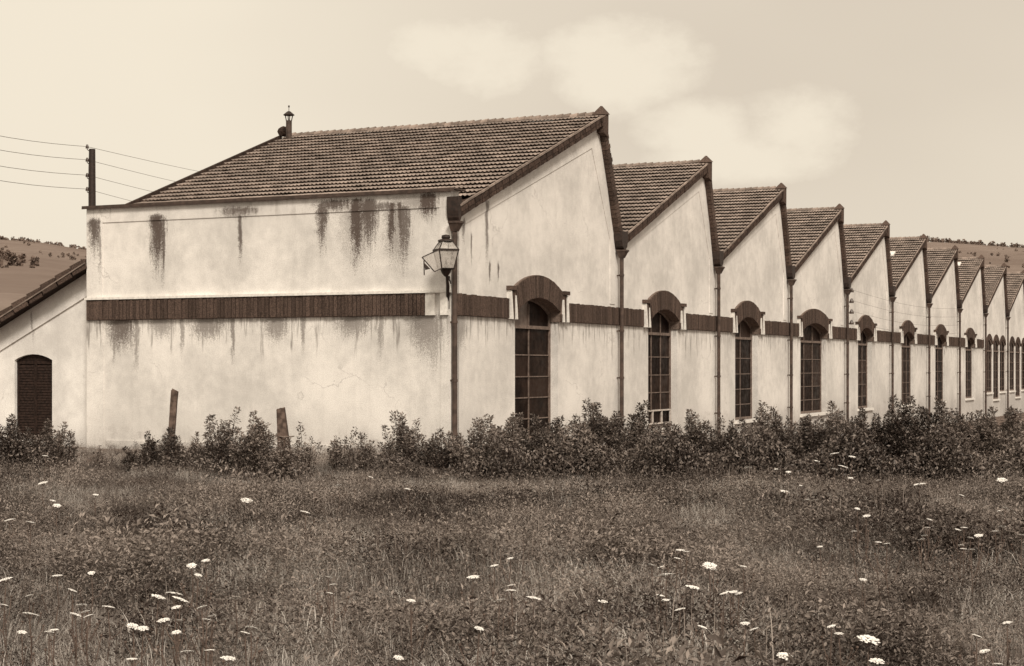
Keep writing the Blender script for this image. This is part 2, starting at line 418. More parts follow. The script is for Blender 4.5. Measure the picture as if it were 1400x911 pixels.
# ------------------------------------------------------------------ windows and brick hoods
def build_window(i, c, hw, sill, cols):
    big = i < 8
    ys = .135 if i < 5 else (.07 if i < 8 else .022)
    if big:
        # hood: a brick surround proud of the wall, arched above and open below
        zs, zc = SPR-.0, CROWN-.005; ih = hw - .03
        outer = [(c+hw+HOOD, BAND0-.005), (c+hw+HOOD, 2.60), (c+hw+.12, 2.62)] + arch_pts(c, hw+.10, 2.64, 2.875, 12) + [(c-hw-.12, 2.62), (c-hw-HOOD, 2.60), (c-hw-HOOD, BAND0-.005)]
        inner = [(c-ih, BAND0-.005)] + arch_pts(c, ih, zs, zc, 12)[::-1] + [(c+ih, BAND0-.005)]
        poly = outer + inner
        m = MB()
        loops = [[Vector((p[0], p[1], 0)) for p in poly]]
        tr = tessellate_polygon(loops); n = len(poly)
        m.add([(p[0], -.045, p[1]) for p in poly] + [(p[0], ys-.006, p[1]) for p in poly],
              [tuple(t) for t in tr] + [(j, (j+1) % n, (j+1) % n + n, j+n) for j in range(n)])
        hood = m.build('brick_hood', M_MORTAR, workshop)
        m = MB(); N = int(26*hw/.87) if big else 0
        ip = arch_pts(c, ih+.004, zs, zc+.004, N); op = arch_pts(c, hw+.09, 2.62, 2.868, N)
        for j in range(N):
            def lp(a, b, t): return (a[0]+(b[0]-a[0])*t, a[1]+(b[1]-a[1])*t)
            p0, p1 = lp(ip[j], ip[j+1], .06), lp(ip[j], ip[j+1], .94)
            q0, q1 = lp(op[j], op[j+1], .06), lp(op[j], op[j+1], .94)
            y = -.056 - rnd.uniform(0, .012)
            qs = [p0, p1, q1, q0]
            m.hexa([(q[0], -.04, q[1]) for q in qs], [(q[0], y, q[1]) for q in qs])
        # pier bricks either side, laid upright in two courses
        for sgn in (-1, 1):
            for z0, z1 in ((BAND0+.003, SPR-.03),):
                x = ih+.006
                while x < hw+.07:
                    xa, xb = c+sgn*x, c+sgn*(x+.056)
                    m.box((min(xa, xb), -.056-rnd.uniform(0, .01), z0), (max(xa, xb), -.04, z1)); x += .066
            for (xa, xb) in ((.115, .165), (.175, .225)):
                z = BAND0+.004
                p, q = c+sgn*(hw+xa), c+sgn*(hw+xb)
                m.box((min(p, q), -.056-rnd.uniform(0, .01), z), (max(p, q), -.04, 2.58))
        m.build('arch_brick', M_BRICK, hood, kind='stuff')
        for sgn in (-1, 1):
            for (x0, x1, zt) in ((.068, .112, 2.50), (.232, .302, 2.575)):
                m = MB()
                a, b = c+sgn*(hw+x0), c+sgn*(hw+x1); md = (a+b)/2
                m.hexa([(a, -.09, BAND0-.008), (b, -.09, BAND0-.008), (b, -.0, BAND0-.008), (a, -.0, BAND0-.008)],
                       [(md-sgn*.006, -.072, zt), (b, -.072, zt), (b, -.0, zt), (md-sgn*.006, -.0, zt)])
                m.build('white_impost', M_WHITE, hood)
            m = MB(); a, b = c+sgn*(hw+.10), c+sgn*(hw+.33)
            m.box((min(a, b), -.09, 2.585), (max(a, b), 0, 2.65)); m.build('hood_shoulder', M_BRICK, hood)
    else:
        m = MB()
        outer = [(c+hw+.08, 2.30)] + arch_pts(c, hw+.08, 2.40, 2.72, 8) + [(c-hw-.08, 2.30)]
        inner = [(c-hw, 2.30)] + arch_pts(c, hw, SPR+.02, CROWN+.01, 8)[::-1] + [(c+hw, 2.30)]
        m.prism([p for p in outer], lambda x, z: (x, .0, z), lambda x, z: (x, .001, z)) if False else None
        poly = outer + inner; n = len(poly)
        tr = tessellate_polygon([[Vector((p[0], p[1], 0)) for p in poly]])
        m.add([(p[0], -.03, p[1]) for p in poly] + [(p[0], .004, p[1]) for p in poly],
              [tuple(t) for t in tr] + [(j, (j+1) % n, (j+1) % n + n, j+n) for j in range(n)])
        m.build('brick_hood', M_VERGE, workshop)
    # frame
    f = MB(); d0, d1 = ys, ys+.05
    x0, x1 = c-hw, c+hw; fb = .045
    f.box((x0, d0, sill), (x0+fb, d1, SPR)); f.box((x1-fb, d0, sill), (x1, d1, SPR)); f.box((x0+fb, d0, sill), (x1-fb, d1, sill+.06))
    ap = arch_pts(c, hw, SPR, CROWN, 10)
    for j in range(10):
        p, q = ap[j], ap[j+1]
        f.hexa([(p[0], d0, p[1]), (q[0], d0, q[1]), (q[0], d1, q[1]), (p[0], d1, p[1])],
               [(c+(p[0]-c)*.94, d0, p[1]-.05), (c+(q[0]-c)*.94, d0, q[1]-.05), (c+(q[0]-c)*.94, d1, q[1]-.05), (c+(p[0]-c)*.94, d1, p[1]-.05)])
    f.box((x0+fb, d0-.012, 1.985), (x1-fb, d1+.002, 2.04))
    wf = f.build('window', M_WOODF, workshop)
    rows = [sill+.06, .49, .84, 1.19, 1.55, 1.985]
    mu = MB(); cw = (x1-x0-2*fb)/cols
    for r in rows[1:-1]: mu.box((x0+fb, d0+.012, r-.009), (x1-fb, d1-.01, r+.009))
    for j in range(1, cols):
        xx = x0+fb+cw*j; mu.box((xx-.009, d0+.010, sill+.06), (xx+.009, d1-.008, 1.985)); mu.box((xx-.009, d0+.010, 2.04), (xx+.009, d1-.008, SPR+.12))
    mu.build('muntin', M_WOODF, wf)
    if i == 1:
        k = MB(); a, b, z0, z1 = x0+fb+.02, x1-fb-.02, sill+.07, .50
        for q in (a, a+(b-a)/3, a+2*(b-a)/3, b-.03): k.box((q, d0-.02, z0), (q+.03, d0+.009, z1))
        k.box((a+.03, d0-.018, z1-.03), (b-.03, d0+.008, z1)); k.box((a+.03, d0-.018, z0), (b-.03, d0+.008, z0+.03))
        k.build('casement', M_WOODW, wf)
    yp = d0+.03
    top = MB()
    if i < 5:
        for r in range(5):
            for j in range(cols):
                m = MB(); a = x0+fb+cw*j; tl = rnd.uniform(-.004, .004); t2 = rnd.uniform(-.004, .004)
                z0, z1 = rows[r], rows[r+1]
                m.hexa([(a, yp+tl, z0), (a+cw, yp+t2, z0), (a+cw, yp+t2+.004, z0), (a, yp+tl+.004, z0)],
                       [(a, yp-tl, z1), (a+cw, yp-t2, z1), (a+cw, yp-t2+.004, z1), (a, yp-tl+.004, z1)])
                m.build('pane', M_PANE, wf)
        for j in range(cols):
            m = MB(); a = x0+fb+cw*j; b = a+cw
            ah = [p for p in arch_pts(c, hw-.02, SPR-.02, CROWN-.03, 30)[::-1] if a <= p[0] <= b]
            pl = [(a, 2.04), (b, 2.04)] + ah[::-1]
            m.prism(pl, lambda x, z: (x, yp, z), lambda x, z: (x, yp+.004, z))
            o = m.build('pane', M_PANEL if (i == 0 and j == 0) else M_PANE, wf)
            if i == 0 and j == 0: o['label'] = 'pane painted pale as reflected sky in the arched top light'
    else:
        m = MB()
        m.box((x0+.02, yp, sill), (x1-.02, yp+.004, 2.02)); m.box((x0+.04, yp+.001, 2.02), (x1-.04, yp+.005, CROWN-.06))
        m.build('pane', M_PANE, wf)
    m = MB(); m.box((x0-.06, -.06, sill-.07), (x1+.06, d0, sill-.004)); m.build('sill', M_WHITE, wf)
for i, w in enumerate(WINS): build_window(i, *w)

# ------------------------------------------------------------------ roofs
TW, GAUGE, TL = .152, .262, .30
def tile_geo():
    ys = [0, .016, .038, .056, .076, .092, .114, .132, .150]
    hs = [.020, .006, .000, .008, .022, .008, .000, .010, .021]
    n = len(ys); V = []; F = []
    for (x, lift) in ((0, .054), (TL, .006)):
        for y, h in zip(ys, hs): V.append((x, y, h + lift))
    for (x, lift) in ((.008, .045), (TL, -.004)):     # underside: the lower edge stands clear of the row below
        for y, h in zip(ys, hs): V.append((x, y, h + lift))
    for j in range(n-1):
        F.append((j, n+j, n+j+1, j+1)); F.append((2*n+j, j, j+1, 2*n+j+1)); F.append((2*n+j+1, 3*n+j+1, 3*n+j, 2*n+j))
    F.append((0, 2*n, 3*n, n)); F.append((n-1, 2*n-1, 4*n-1, 3*n-1))
    return V, F
TV, TF = tile_geo()
tile_me = bpy.data.meshes.new('roof_tile'); tile_me.from_pydata(TV, [], TF); tile_me.materials.append(M_TILE)
def ridge_geo():
    m = MB(); n = 6; V = []; F = []
    for (y, r) in ((0, .075), (.16, .058)):
        for j in range(n+1):
            t = math.pi*j/n; V.append((math.cos(t)*r, y, math.sin(t)*r - .02))
    for j in range(n): F.append((j, j+1, n+1+j+1, n+1+j))
    F.append(tuple(range(n+1)))
    m.add(V, F); return m.mesh('ridge_tile', M_RTILE)
ridge_me = ridge_geo()
def verge_geo():
    m = MB()
    m.hexa([(0, -.03, -.16), (.248, -.03, -.155), (.248, .09, -.155), (0, .09, -.16)], [(0, -.036, .0), (.248, -.03, -.01), (.248, .09, -.01), (0, .09, .0)])
    m.box((.012, -.043, -.085), (.236, -.030, -.015)); m.box((.012, -.041, -.148), (.236, -.030, -.095))
    m.box((0.0, -.05, .0), (.258, -.022, .030))
    me = m.mesh('verge_tile', M_VERGE); me.materials.append(M_RTILE)
    for p in me.polygons[-6:]: p.material_index = 1
    return me
verge_me = verge_geo()
YO = -.10
cam_l = Matrix.Rotation(-math.atan2(CT, ST), 4, 'Z') @ (Vector((0, 0, EYE)) - CORNER)
for k in range(11):
    a, b = VAL[k], VAL[k+1]; ur, zr = RIDGE[k]
    L = math.hypot(ur-a, zr-ZV); dx_, dz_ = (ur-a)/L, (zr-ZV)/L
    deck = MB()
    a_ = a if k else .22; za = ZV+(a_-a)*dz_/dx_
    deck.hexa([(a_, YO+.02, za-.08), (ur, YO+.02, zr-.08), (ur, DEPTH-.06, zr-.08), (a_, DEPTH-.06, za-.08)],
              [(a_, YO+.02, za), (ur, YO+.02, zr), (ur, DEPTH-.06, zr), (a_, DEPTH-.06, za)])
    roof = deck.build('roof', M_VERGE, workshop)
    nrow = int(round(L/GAUGE)); g = L/nrow; ncol = 44
    mats = []
    for r in range(nrow):
        for c in range(ncol):
            s = r*g + rnd.uniform(-.006, .006) - .03
            if k == 0 and s < .27: continue
            y = YO - .02 + c*TW
            lift = .004 + rnd.uniform(0, .006)
            M = Matrix(((dx_, 0, -dz_, a+dx_*s-dz_*lift), (0, 1, 0, y+rnd.uniform(-.002, .002)), (dz_, 0, dx_, ZV+dz_*s+dx_*lift), (0, 0, 0, 1)))
            mats.append(M)
    single = []
    if k == 0:
        mats.sort(key=lambda M: (M.translation - cam_l).length)
        single, mats = mats[:300], mats[300:]
        for M in single:
            o = link('roof_tile', tile_me, roof); o.matrix_local = M
    V = np.array(TV, np.float32); F = np.array(TF, np.int32)
    VV = []; FF = []
    for i, M in enumerate(mats):
        A = np.array(M, np.float32); VV.append(V @ A[:3, :3].T + A[:3, 3]); FF.append(F + i*len(V))
    me = np_mesh('tile_field', np.concatenate(VV), np.concatenate(FF), M_TILE)
    link('tile_field', me, roof, 'stuff')
    # ridge tiles
    nr = 44
    if k < 3:
        for i in range(nr):
            o = link('ridge_tile', ridge_me, roof); o.location = (ur+.03, YO+.05+i*.151, zr+.055+rnd.uniform(-.006, .006)); o.rotation_euler = (R(-2), rnd.uniform(-.05, .05), 0)
    else:
        V = np.array([v.co[:] for v in ridge_me.vertices], np.float32); m = MB()
        for i in range(nr): m.add([(q[0]+ur+.03, q[1]+YO+.05+i*.151, q[2]+zr+.05) for q in V], [tuple(p.vertices) for p in ridge_me.polygons])
        m.build('ridge_tiles', M_RTILE, roof, kind='stuff')
    # verge tiles down the gable edge
    nv = int(round(L/.262))
    if k < 3:
        for i in range(nv):
            o = link('verge_tile', verge_me, roof)
            s = i*L/nv + .02
            M = Matrix(((dx_, 0, -dz_, a+dx_*s), (0, 1, 0, YO-.0+rnd.uniform(-.006, .006)), (dz_, 0, dx_, ZV+dz_*s+.02+rnd.uniform(-.005, .005)), (0, 0, 0, 1)))
            o.matrix_local = M
    else:
        m = MB(); V = [v.co.copy() for v in verge_me.vertices]; P = [tuple(p.vertices) for p in verge_me.polygons]
        for i in range(nv):
            s = i*L/nv + .02
            M = Matrix(((dx_, 0, -dz_, a+dx_*s), (0, 1, 0, YO), (dz_, 0, dx_, ZV+dz_*s+.02), (0, 0, 0, 1)))
            m.add([M @ q for q in V], P)
        o = m.build('verge_tiles', M_VERGE, roof, kind='stuff'); o.data.materials.append(M_RTILE); nf = len(P)
        for p in o.data.polygons: p.material_index = int(p.index % nf >= nf-6)
    # far-end verge edge
    m = MB(); m.hexa([(a_, DEPTH-.06, za-.1), (ur, DEPTH-.06, zr-.1), (ur, DEPTH-.01, zr-.1), (a_, DEPTH-.01, za-.1)],
                     [(a_, DEPTH-.06, za+.07), (ur, DEPTH-.06, zr+.07), (ur, DEPTH-.01, zr+.07), (a_, DEPTH-.01, za+.07)])
    m.build('rear_verge', M_VERGE, roof)
    # steep north light: glass between bars, and its brick edge on the gable
    q = MB(); q.add([(ur+.02, .12, zr-.1), (b-.05, .12, ZV+.05), (b-.05, DEPTH, ZV+.05), (ur+.02, DEPTH, zr-.1)], [(0,1,2,3)])
    sk = q.build('skylight', M_PANE, workshop)
    q = MB()
    for i in range(15):
        y = .12 + i*(DEPTH-.12)/14; q.bar((ur+.04, y, zr-.09), (b-.03, y, ZV+.06), .04)
    q.build('glazing_bars', M_IRON, sk)
    q = MB(); n = 11
    ln = math.hypot(b-ur, zr-ZV); ex, ez = (b-ur)/ln, (ZV-zr)/ln
    nb = int(ln/.085)
    for i in range(nb):
        s0, s1 = i*ln/nb+.004, (i+1)*ln/nb-.006; pj = rnd.uniform(-.008, .012)
        def P(s, o, y): return (ur+ex*s-ez*o, y, zr+ez*s+ex*o)
        q.hexa([P(s0, -.10, -.12+pj), P(s1, -.10, -.12+pj), P(s1, -.10, .10), P(s0, -.10, .10)],
               [P(s0, .07, -.12+pj), P(s1, .07, -.12+pj), P(s1, .07, .10), P(s0, .07, .10)])
    q.build('edge_bricks', M_BRICK, workshop, kind='stuff')
    # brick finial at the peak
    q = MB()
    pk = zr + (.20 if k == 0 else .18)
    q.prism([(ur-.10, zr-.30), (ur+.12, zr-.36), (ur+.13, zr+.05), (ur-.13, zr+.02)], lambda x, z: (x, -.15, z), lambda x, z: (x, .05, z))
    q.add([(ur-.15, -.17, zr+.022), (ur+.15, -.17, zr+.052), (ur+.15, .07, zr+.052), (ur-.15, .07, zr+.022), (ur+.03, -.06, pk), (ur+.05, -.06, pk), (ur+.05, -.03, pk), (ur+.03, -.03, pk)],
          [(3,2,1,0),(4,5,6,7),(0,1,5,4),(1,2,6,5),(2,3,7,6),(3,0,4,7)])
    fin = q.build('peak_finial', M_BRICK, workshop)
# ridge end lump, flue pipe
roof0 = [o for o in bpy.data.objects if o.name == 'roof'][0]
ur, zr = RIDGE[0]
bm = bmesh.new(); bmesh.ops.create_icosphere(bm, subdivisions=2, radius=.11)
for v in bm.verts: v.co *= 1 + rnd.uniform(-.12, .1)
me = bpy.data.meshes.new('ridge_knob'); bm.to_mesh(me); bm.free(); me.materials.append(M_VERGE)
o = link('ridge_knob', me, roof0); o.location = (ur-.02, DEPTH-.10, zr+.13)
fl = MB(); fu, fv = ur-.25, 6.42
zb = zr - .12
fl.tube([(fu, fv, zb-.05), (fu, fv, zb+.42)], .058, 10)
flue = fl.build('flue_pipe', M_PIPE, roof0, smooth=False)
q = MB()
for i in range(4):
    t = R(45+90*i); q.bar((fu+.05*math.cos(t), fv+.05*math.sin(t), zb+.41), (fu+.075*math.cos(t), fv+.075*math.sin(t), zb+.53), .014)
q.tube([(fu, fv, zb+.52), (fu, fv, zb+.535), (fu, fv, zb+.60), (fu, fv, zb+.605)], [.105, .11, .03, .012], 10)
q.tube([(fu, fv, zb+.60), (fu, fv, zb+.68)], .006, 6); q.tube([(fu, fv, zb+.68), (fu, fv, zb+.715)], .018, 6)
q.build('cowl', M_IRON, flue)
q = MB(); q.box((fu-.22, fv-.2, zb-.12), (fu+.12, fv+.35, zb-.045)); q.build('flashing', M_RTILE, flue)
# small roof lights on farther bays, sky reflection in the glass painted white
for (k, fs, fv_) in ((5, .62, .55), (6, .42, .50), (7, .80, .62)):
    a = VAL[k]; ur_, zr_ = RIDGE[k]; u = a+(ur_-a)*fs; z = ZV+(zr_-ZV)*fs
    rf = [o for o in workshop.children if o.name.startswith('roof')][k]
    q = MB(); sl = (zr_-ZV)/(ur_-a)
    q.hexa([(u, fv_, z+.07), (u+.34, fv_, z+.34*sl+.07), (u+.34, fv_+.36, z+.34*sl+.07), (u, fv_+.36, z+.07)],
           [(u, fv_, z+.12), (u+.34, fv_, z+.34*sl+.12), (u+.34, fv_+.36, z+.34*sl+.12), (u, fv_+.36, z+.12)])
    q.build('roof_light', M_WHITE, rf)

# ------------------------------------------------------------------ gutters ends, hoppers, downpipes
for k in range(11):
    b = VAL[k] if k else -.03; py_ = -.105 if k else -.072
    q = MB()
    w = .15 if k else .06
    c_ = b if k else .005
    zt = ZV+.14 if k else ZV+.17
    yo = -.17 if k else -.14
    q.prism([(c_-w, zt), (c_+w, zt), (c_+w, ZV-.04), (c_+w*.75, ZV-.14), (c_+w*.3, ZV-.19), (c_-w*.3, ZV-.19), (c_-w*.75, ZV-.14), (c_-w, ZV-.04)], lambda x, z: (x, yo, z), lambda x, z: (x, .05, z))
    g = q.build('gutter_end', M_IRON, workshop)
    q = MB()
    zh = ZV-.20
    q.hexa([(b-.045, py_-.045, zh-.15), (b+.045, py_-.045, zh-.15), (b+.045, py_+.045, zh-.15), (b-.045, py_+.045, zh-.15)],
           [(b-.085, py_-.10, zh-.03), (b+.085, py_-.10, zh-.03), (b+.085, py_+.065, zh-.03), (b-.085, py_+.065, zh-.03)])
    q.box((b-.095, py_-.11, zh-.03), (b+.095, py_+.07, zh+.0))
    q.tube([(b, py_, zh-.14), (b, py_, -.8)], .038, 10)
    dp = q.build('downpipe', M_PIPE, workshop)
    for z in (3.05, 2.02, 1.15, .35):
        q = MB(); q.tube([(b, py_, z-.02), (b, py_, z+.02)], .047, 10); q.box((b+.01, py_+.03, z-.012), (b+.045, .01, z+.012))
        q.build('pipe_bracket', M_PIPE, dp)

# ------------------------------------------------------------------ annex on the left, with shuttered window
annex = empty('annex_building', to_world(.3, 6.82, 0), math.atan2(CT, ST))
tag(annex, 'low plastered annex with sloping verge, adjoining the left end of the long workshop', 'building')
def av(v): return v - 6.82
AZ0, ASL = 3.07, -.485
def az(v): return AZ0 + ASL*(v-6.82)
mb = MB(); vd, hd = 8.21, .41
sheet([(0,-.3),(5,-.3),(5,az(11.82)),(0,AZ0)], [[(av(vd)-hd, .1), (av(vd)+hd, .1)] + arch_pts(av(vd), hd, 1.47, 1.57, 8)], lambda x, z: (0, x, z), mb)
op = [(av(vd)-hd, .1), (av(vd)+hd, .1)] + arch_pts(av(vd), hd, 1.47, 1.57, 8)
for i in range(len(op)):
    p, q = op[i], op[(i+1) % len(op)]
    mb.add([(0,p[0],p[1]),(0,q[0],q[1]),(.2,q[0],q[1]),(.2,p[0],p[1])], [(0,1,2,3)])
mb.box((.25, .02, -.3), (9, 4.9, .45)); mb.build('wall', M_PA, annex)
mg = MB()
ml = [(0.0, AZ0-.02), (0.0, AZ0-.42), (5, az(11.82)-.42), (5, az(11.82)-.02)]
mg.prism(ml, lambda x, z: (-.03, x, z), lambda x, z: (0, x, z)); mg.build('plaster_margin', M_PA, annex)
rf = MB()
rf.hexa([(-.28, -.0, AZ0-.03), (9, -.0, AZ0-.03), (9, 5.4, az(12.22)-.03), (-.28, 5.4, az(12.22)-.03)],
        [(-.28, -.0, AZ0+.04), (9, -.0, AZ0+.04), (9, 5.4, az(12.22)+.04), (-.28, 5.4, az(12.22)+.04)])
aroof = rf.build('roof', M_SHUT, annex)
n = 17
me_ = MB(); me_.hexa([(-.33, 0, .045), (.25, 0, .045), (.25, .325, .045), (-.33, .325, .045)], [(-.33, 0, .085), (.25, 0, .085), (.25, .325, .11), (-.33, .325, .11)])
me_.hexa([(-.335, .02, -.08), (-.30, .02, -.08), (-.30, .315, -.07), (-.335, .315, -.07)], [(-.335, .0, .044), (-.30, 0, .044), (-.30, .325, .044), (-.335, .325, .044)])
edge_me = me_.mesh('verge_tile', M_BRICK)
for i in range(n):
    o = link('verge_tile', edge_me, aroof)
    o.location = (rnd.uniform(-.01, .01), i*.31, AZ0+ASL*i*.31+.004); o.rotation_euler = (math.atan(ASL), 0, 0)
m = MB(); m.bar((-.345, .0, AZ0+.01), (-.345, 5.3, az(12.12)+.01), .012, .02); m.build('pale_fillet', M_RTILE, aroof)
sh = MB()
x0, x1 = av(vd)-hd, av(vd)+hd
for a, b in ((x0+.003, x0+.05), (x1-.05, x1-.003)): sh.box((.06, a, .1), (.10, b, 1.46))
sh.box((.06, av(vd)-.03, .1), (.10, av(vd)+.03, 1.5)); sh.box((.06, x0+.05, 1.40), (.10, x1-.05, 1.46))
ap = arch_pts(av(vd), hd-.003, 1.465, 1.565, 8); sh.prism(ap, lambda x, z: (.062, x, z), lambda x, z: (.10, x, z))
shut = sh.build('shutter', M_SHUT, annex)
s1 = MB(); s1.hexa([(.062, x0+.05, -.022), (.068, x0+.05, -.022), (.068, x1-.05, -.022), (.062, x1-.05, -.022)], [(.074, x0+.05, .022), (.080, x0+.05, .022), (.080, x1-.05, .022), (.074, x1-.05, .022)])
slat_me = s1.mesh('slat', M_SHUT)
for i in range(27):
    o = link('slat', slat_me, shut); o.location = (0, 0, .14+i*.047)
m = MB(); m.box((.105, x0, .1), (.13, x1, 1.56)); m.build('backing', M_SHUT, shut)
m = MB(); m.tube([(-.012, av(6.95), 2.87), (-.012, av(6.95), 2.80)], .02, 6); m.build('hook', M_IRON, annex)

# ------------------------------------------------------------------ street lantern on its wall bracket
lan = empty('wall_lantern', to_world(-.37, -.10, 2.46), 0); lan.scale = (.93, .93, .93)
tag(lan, 'glazed iron lantern with one pane swung open, on a bracket at the workshop corner', 'lantern')
LR = R(20)
def ring(r, z, rot=LR): return [(r*math.cos(rot+math.pi/2*i+math.pi/4), r*math.sin(rot+math.pi/2*i+math.pi/4), z) for i in range(4)]
b0, t0, p0 = ring(.140, .36), ring(.225, .655), ring(.115, .79)
q = MB()
for i in range(4):
    j = (i+1) % 4
    q.bar(b0[i], t0[i], .018); q.bar(b0[i], b0[j], .020); q.bar(t0[i], t0[j], .026); q.bar(t0[i], p0[i], .016); q.bar(p0[i], p0[j], .018)
    mid0 = (Vector(t0[i])+Vector(t0[j]))/2; mid1 = (Vector(p0[i])+Vector(p0[j]))/2
    q.bar(mid0, mid1, .008)
q.tube([(0,0,.79), (0,0,.81), (0,0,.835), (0,0,.85), (0,0,.885), (0,0,.90)], [.135, .13, .06, .075, .07, .02], 10)
q.build('frame', M_IRON, lan)
def quad(name, pts, m, par, th=.004):
    a = [Vector(p) for p in pts]; n = (a[1]-a[0]).cross(a[3]-a[0]).normalized()*th
    k = MB(); k.hexa(a, [p+n for p in a]); return k.build(name, m, par)
OPEN = 2
ctr = []
for i in range(4):
    j = (i+1) % 4; mn = (Vector(b0[i])+Vector(b0[j]))/2; ctr.append(mn.x)
OPEN = ctr.index(min(ctr))
for i in range(4):
    j = (i+1) % 4
    quad('roof_pane', (t0[i], t0[j], p0[j], p0[i]), M_LGLASS, lan)
    if i != OPEN: quad('glass_pane', (b0[i], b0[j], t0[j], t0[i]), M_LGLASS, lan)
# open pane: hinged on the vertical corner nearest the camera, swung outwards
i, j = OPEN, (OPEN+1) % 4
h0, h1 = (i, j) if b0[i][1] < b0[j][1] else (j, i)
hb, ht = Vector(b0[h0]), Vector(t0[h0])
sw = Vector((-.24, -.05, -.06))
q = MB(); pb = hb + Vector((-.02, 0, 0)) ; e1 = ht + Vector((-.27, -.04, -.13)); e0 = hb + Vector((-.115, -.03, -.055))
for a, b in ((hb, ht), (ht, e1), (e1, e0), (e0, hb)): q.bar(a, b, .014)
q.bar(e1 + Vector((.03, 0, -.05)), e1 + Vector((.035, 0, -.28)), .018)
q.prism([(0, 0), (.10, -.10), (.02, -.12)], lambda x, z: tuple(e1 + Vector((.03+x, 0, -.08+z))), lambda x, z: tuple(e1 + Vector((.03+x, .012, -.08+z))))
hp = q.build('hinged_pane', M_IRON, lan)
quad('glass_pane', (hb, e0, e1, ht), M_LGLASS, hp)
q = MB()
q.tube([(0, 0, .24), (0, 0, .30), (0, 0, .345), (0, 0, .36)], [.03, .075, .09, .16], 10); q.tube([(0,0,.36), (0,0,.42), (0,0,.52)], [.02, .02, .012], 8)
q.build('burner', M_IRON, lan)
# bracket runs back to the wall (short end lies .40 m along the wall normal)
n = (to_world(0, 0, 0) - to_world(-1, 0, 0)).normalized()     # into the wall
sd = (to_world(0, 1, 0) - to_world(0, 0, 0)).normalized()
wallp = n*.395 + sd*.17
q = MB()
q.tube([(0,0,.25), tuple(n*.2+sd*.05+Vector((0,0,.235))), tuple(wallp+Vector((0,0,.22)))], .022, 8)
q.tube([tuple(n*.03+Vector((0,0,.24))), tuple(n*.20+sd*.07+Vector((0,0,.10))), tuple(wallp*.93+Vector((0,0,-.08))), tuple(wallp+Vector((0,0,-.20)))], [.02, .028, .026, .018], 8)
q.bar(wallp+Vector((0,0,-.26)), wallp+Vector((0,0,.30)), .06, .02, up=n)
for t in range(10):
    a = t/9*math.pi*1.6; r = .075*(1-t/14)
    p = n*(.25+r*math.cos(a))+sd*.08+Vector((0,0,.14+r*math.sin(a)))
    if t: q.bar(last, p, .016)
    last = p
q.build('bracket', M_IRON, lan)

# ------------------------------------------------------------------ insulators and their wires on the fourth pipe
ir = empty('insulator_rack', to_world(VAL[4]+.2, -.02, 2.55), math.atan2(CT, ST))
tag(ir, 'four dark insulators in a column on the wall beside the fifth downpipe', 'insulator rack')
q = MB(); q.bar((0, -.03, -.05), (0, -.03, 1.05), .03); q.build('upright', M_IRON, ir)
for i in range(4):
    z = .02+i*.30
    q = MB(); q.tube([(0,-.03,z), (.0,-.15,z)], .014, 6); q.tube([(.0,-.15,z-.03), (.0,-.15,z+.02), (.0,-.15,z+.06), (.0,-.15,z+.10)], [.065, .06, .04, .02], 8)
    q.build('insulator', M_INS, ir)
for i, nm in enumerate(('lowest', 'second lowest', 'second highest', 'highest')):
    q = MB(); pts = []
    for t in range(9):
        s = t/8; u = VAL[4]+.2+s*17.0; pts.append(to_world(u, -.15-.0*s, 2.62+i*.30-.18*math.sin(math.pi*s)))
    q.tube(pts, .0032, 5); o = q.build('wall_wire', M_PIPE)
    tag(o, nm + ' thin wire running along the gables from the insulator rack', 'wire', 'wires along the gable walls')

# ------------------------------------------------------------------ pole and overhead lines behind
def at(px, py, z): return Vector(((px-700)/FPX*z, z, EYE+(502-py)/FPX*z))
PZ = 48.0
pp = at(126, 204, PZ)
pole = empty('utility_pole', (pp.x, PZ, 0)); tag(pole, 'dark rough timber pole standing behind the left end of the workshop', 'utility pole')
q = MB(); q.tube([(0,0,0), (.01,0,3), (-.005,0,pp.z-.6), (0,0,pp.z)], [.13, .115, .10, .09], 10); q.build('shaft', M_IRON, pole)
wz = [at(124, y, PZ).z for y in (201, 219, 240, 259)]
for i, z in enumerate(wz):
    q = MB(); q.tube([(-.08, -.02, z-.12), (-.13, -.05, z-.08), (-.13, -.05, z-.03)], .012, 6); q.tube([(-.13,-.05,z-.05), (-.13,-.05,z+.0), (-.13,-.05,z+.06)], [.05, .045, .025], 8)
    q.build('insulator', M_INS, pole)
ends = [((-160, 150), (276, 231)), ((-160, 171), (262, 249)), ((-160, 194), (240, 265)), ((-160, 215), (215, 279))]
for i, ((a, b), nm) in enumerate(zip(ends, ('topmost', 'second from top', 'third from top', 'bottom'))):
    q = MB(); pm = Vector((pp.x-.13, PZ-.05, wz[i]))
    pa = at(a[0], a[1], 30); far = at(b[0], b[1], 62); pb = pm + (far-pm)*2.2
    pts = []
    for A, B in ((pa, pm), (pm, pb)):
        for t in range(9):
            s = t/8
            if A is pm and t == 0: continue
            p = A.lerp(B, s); p.z -= .12*math.sin(math.pi*s); pts.append(p)
    q.tube(pts, .006, 5); o = q.build('overhead_wire', M_PIPE)
    tag(o, nm + ' of the four overhead wires passing the pole on the left', 'wire', 'overhead wires at the pole')

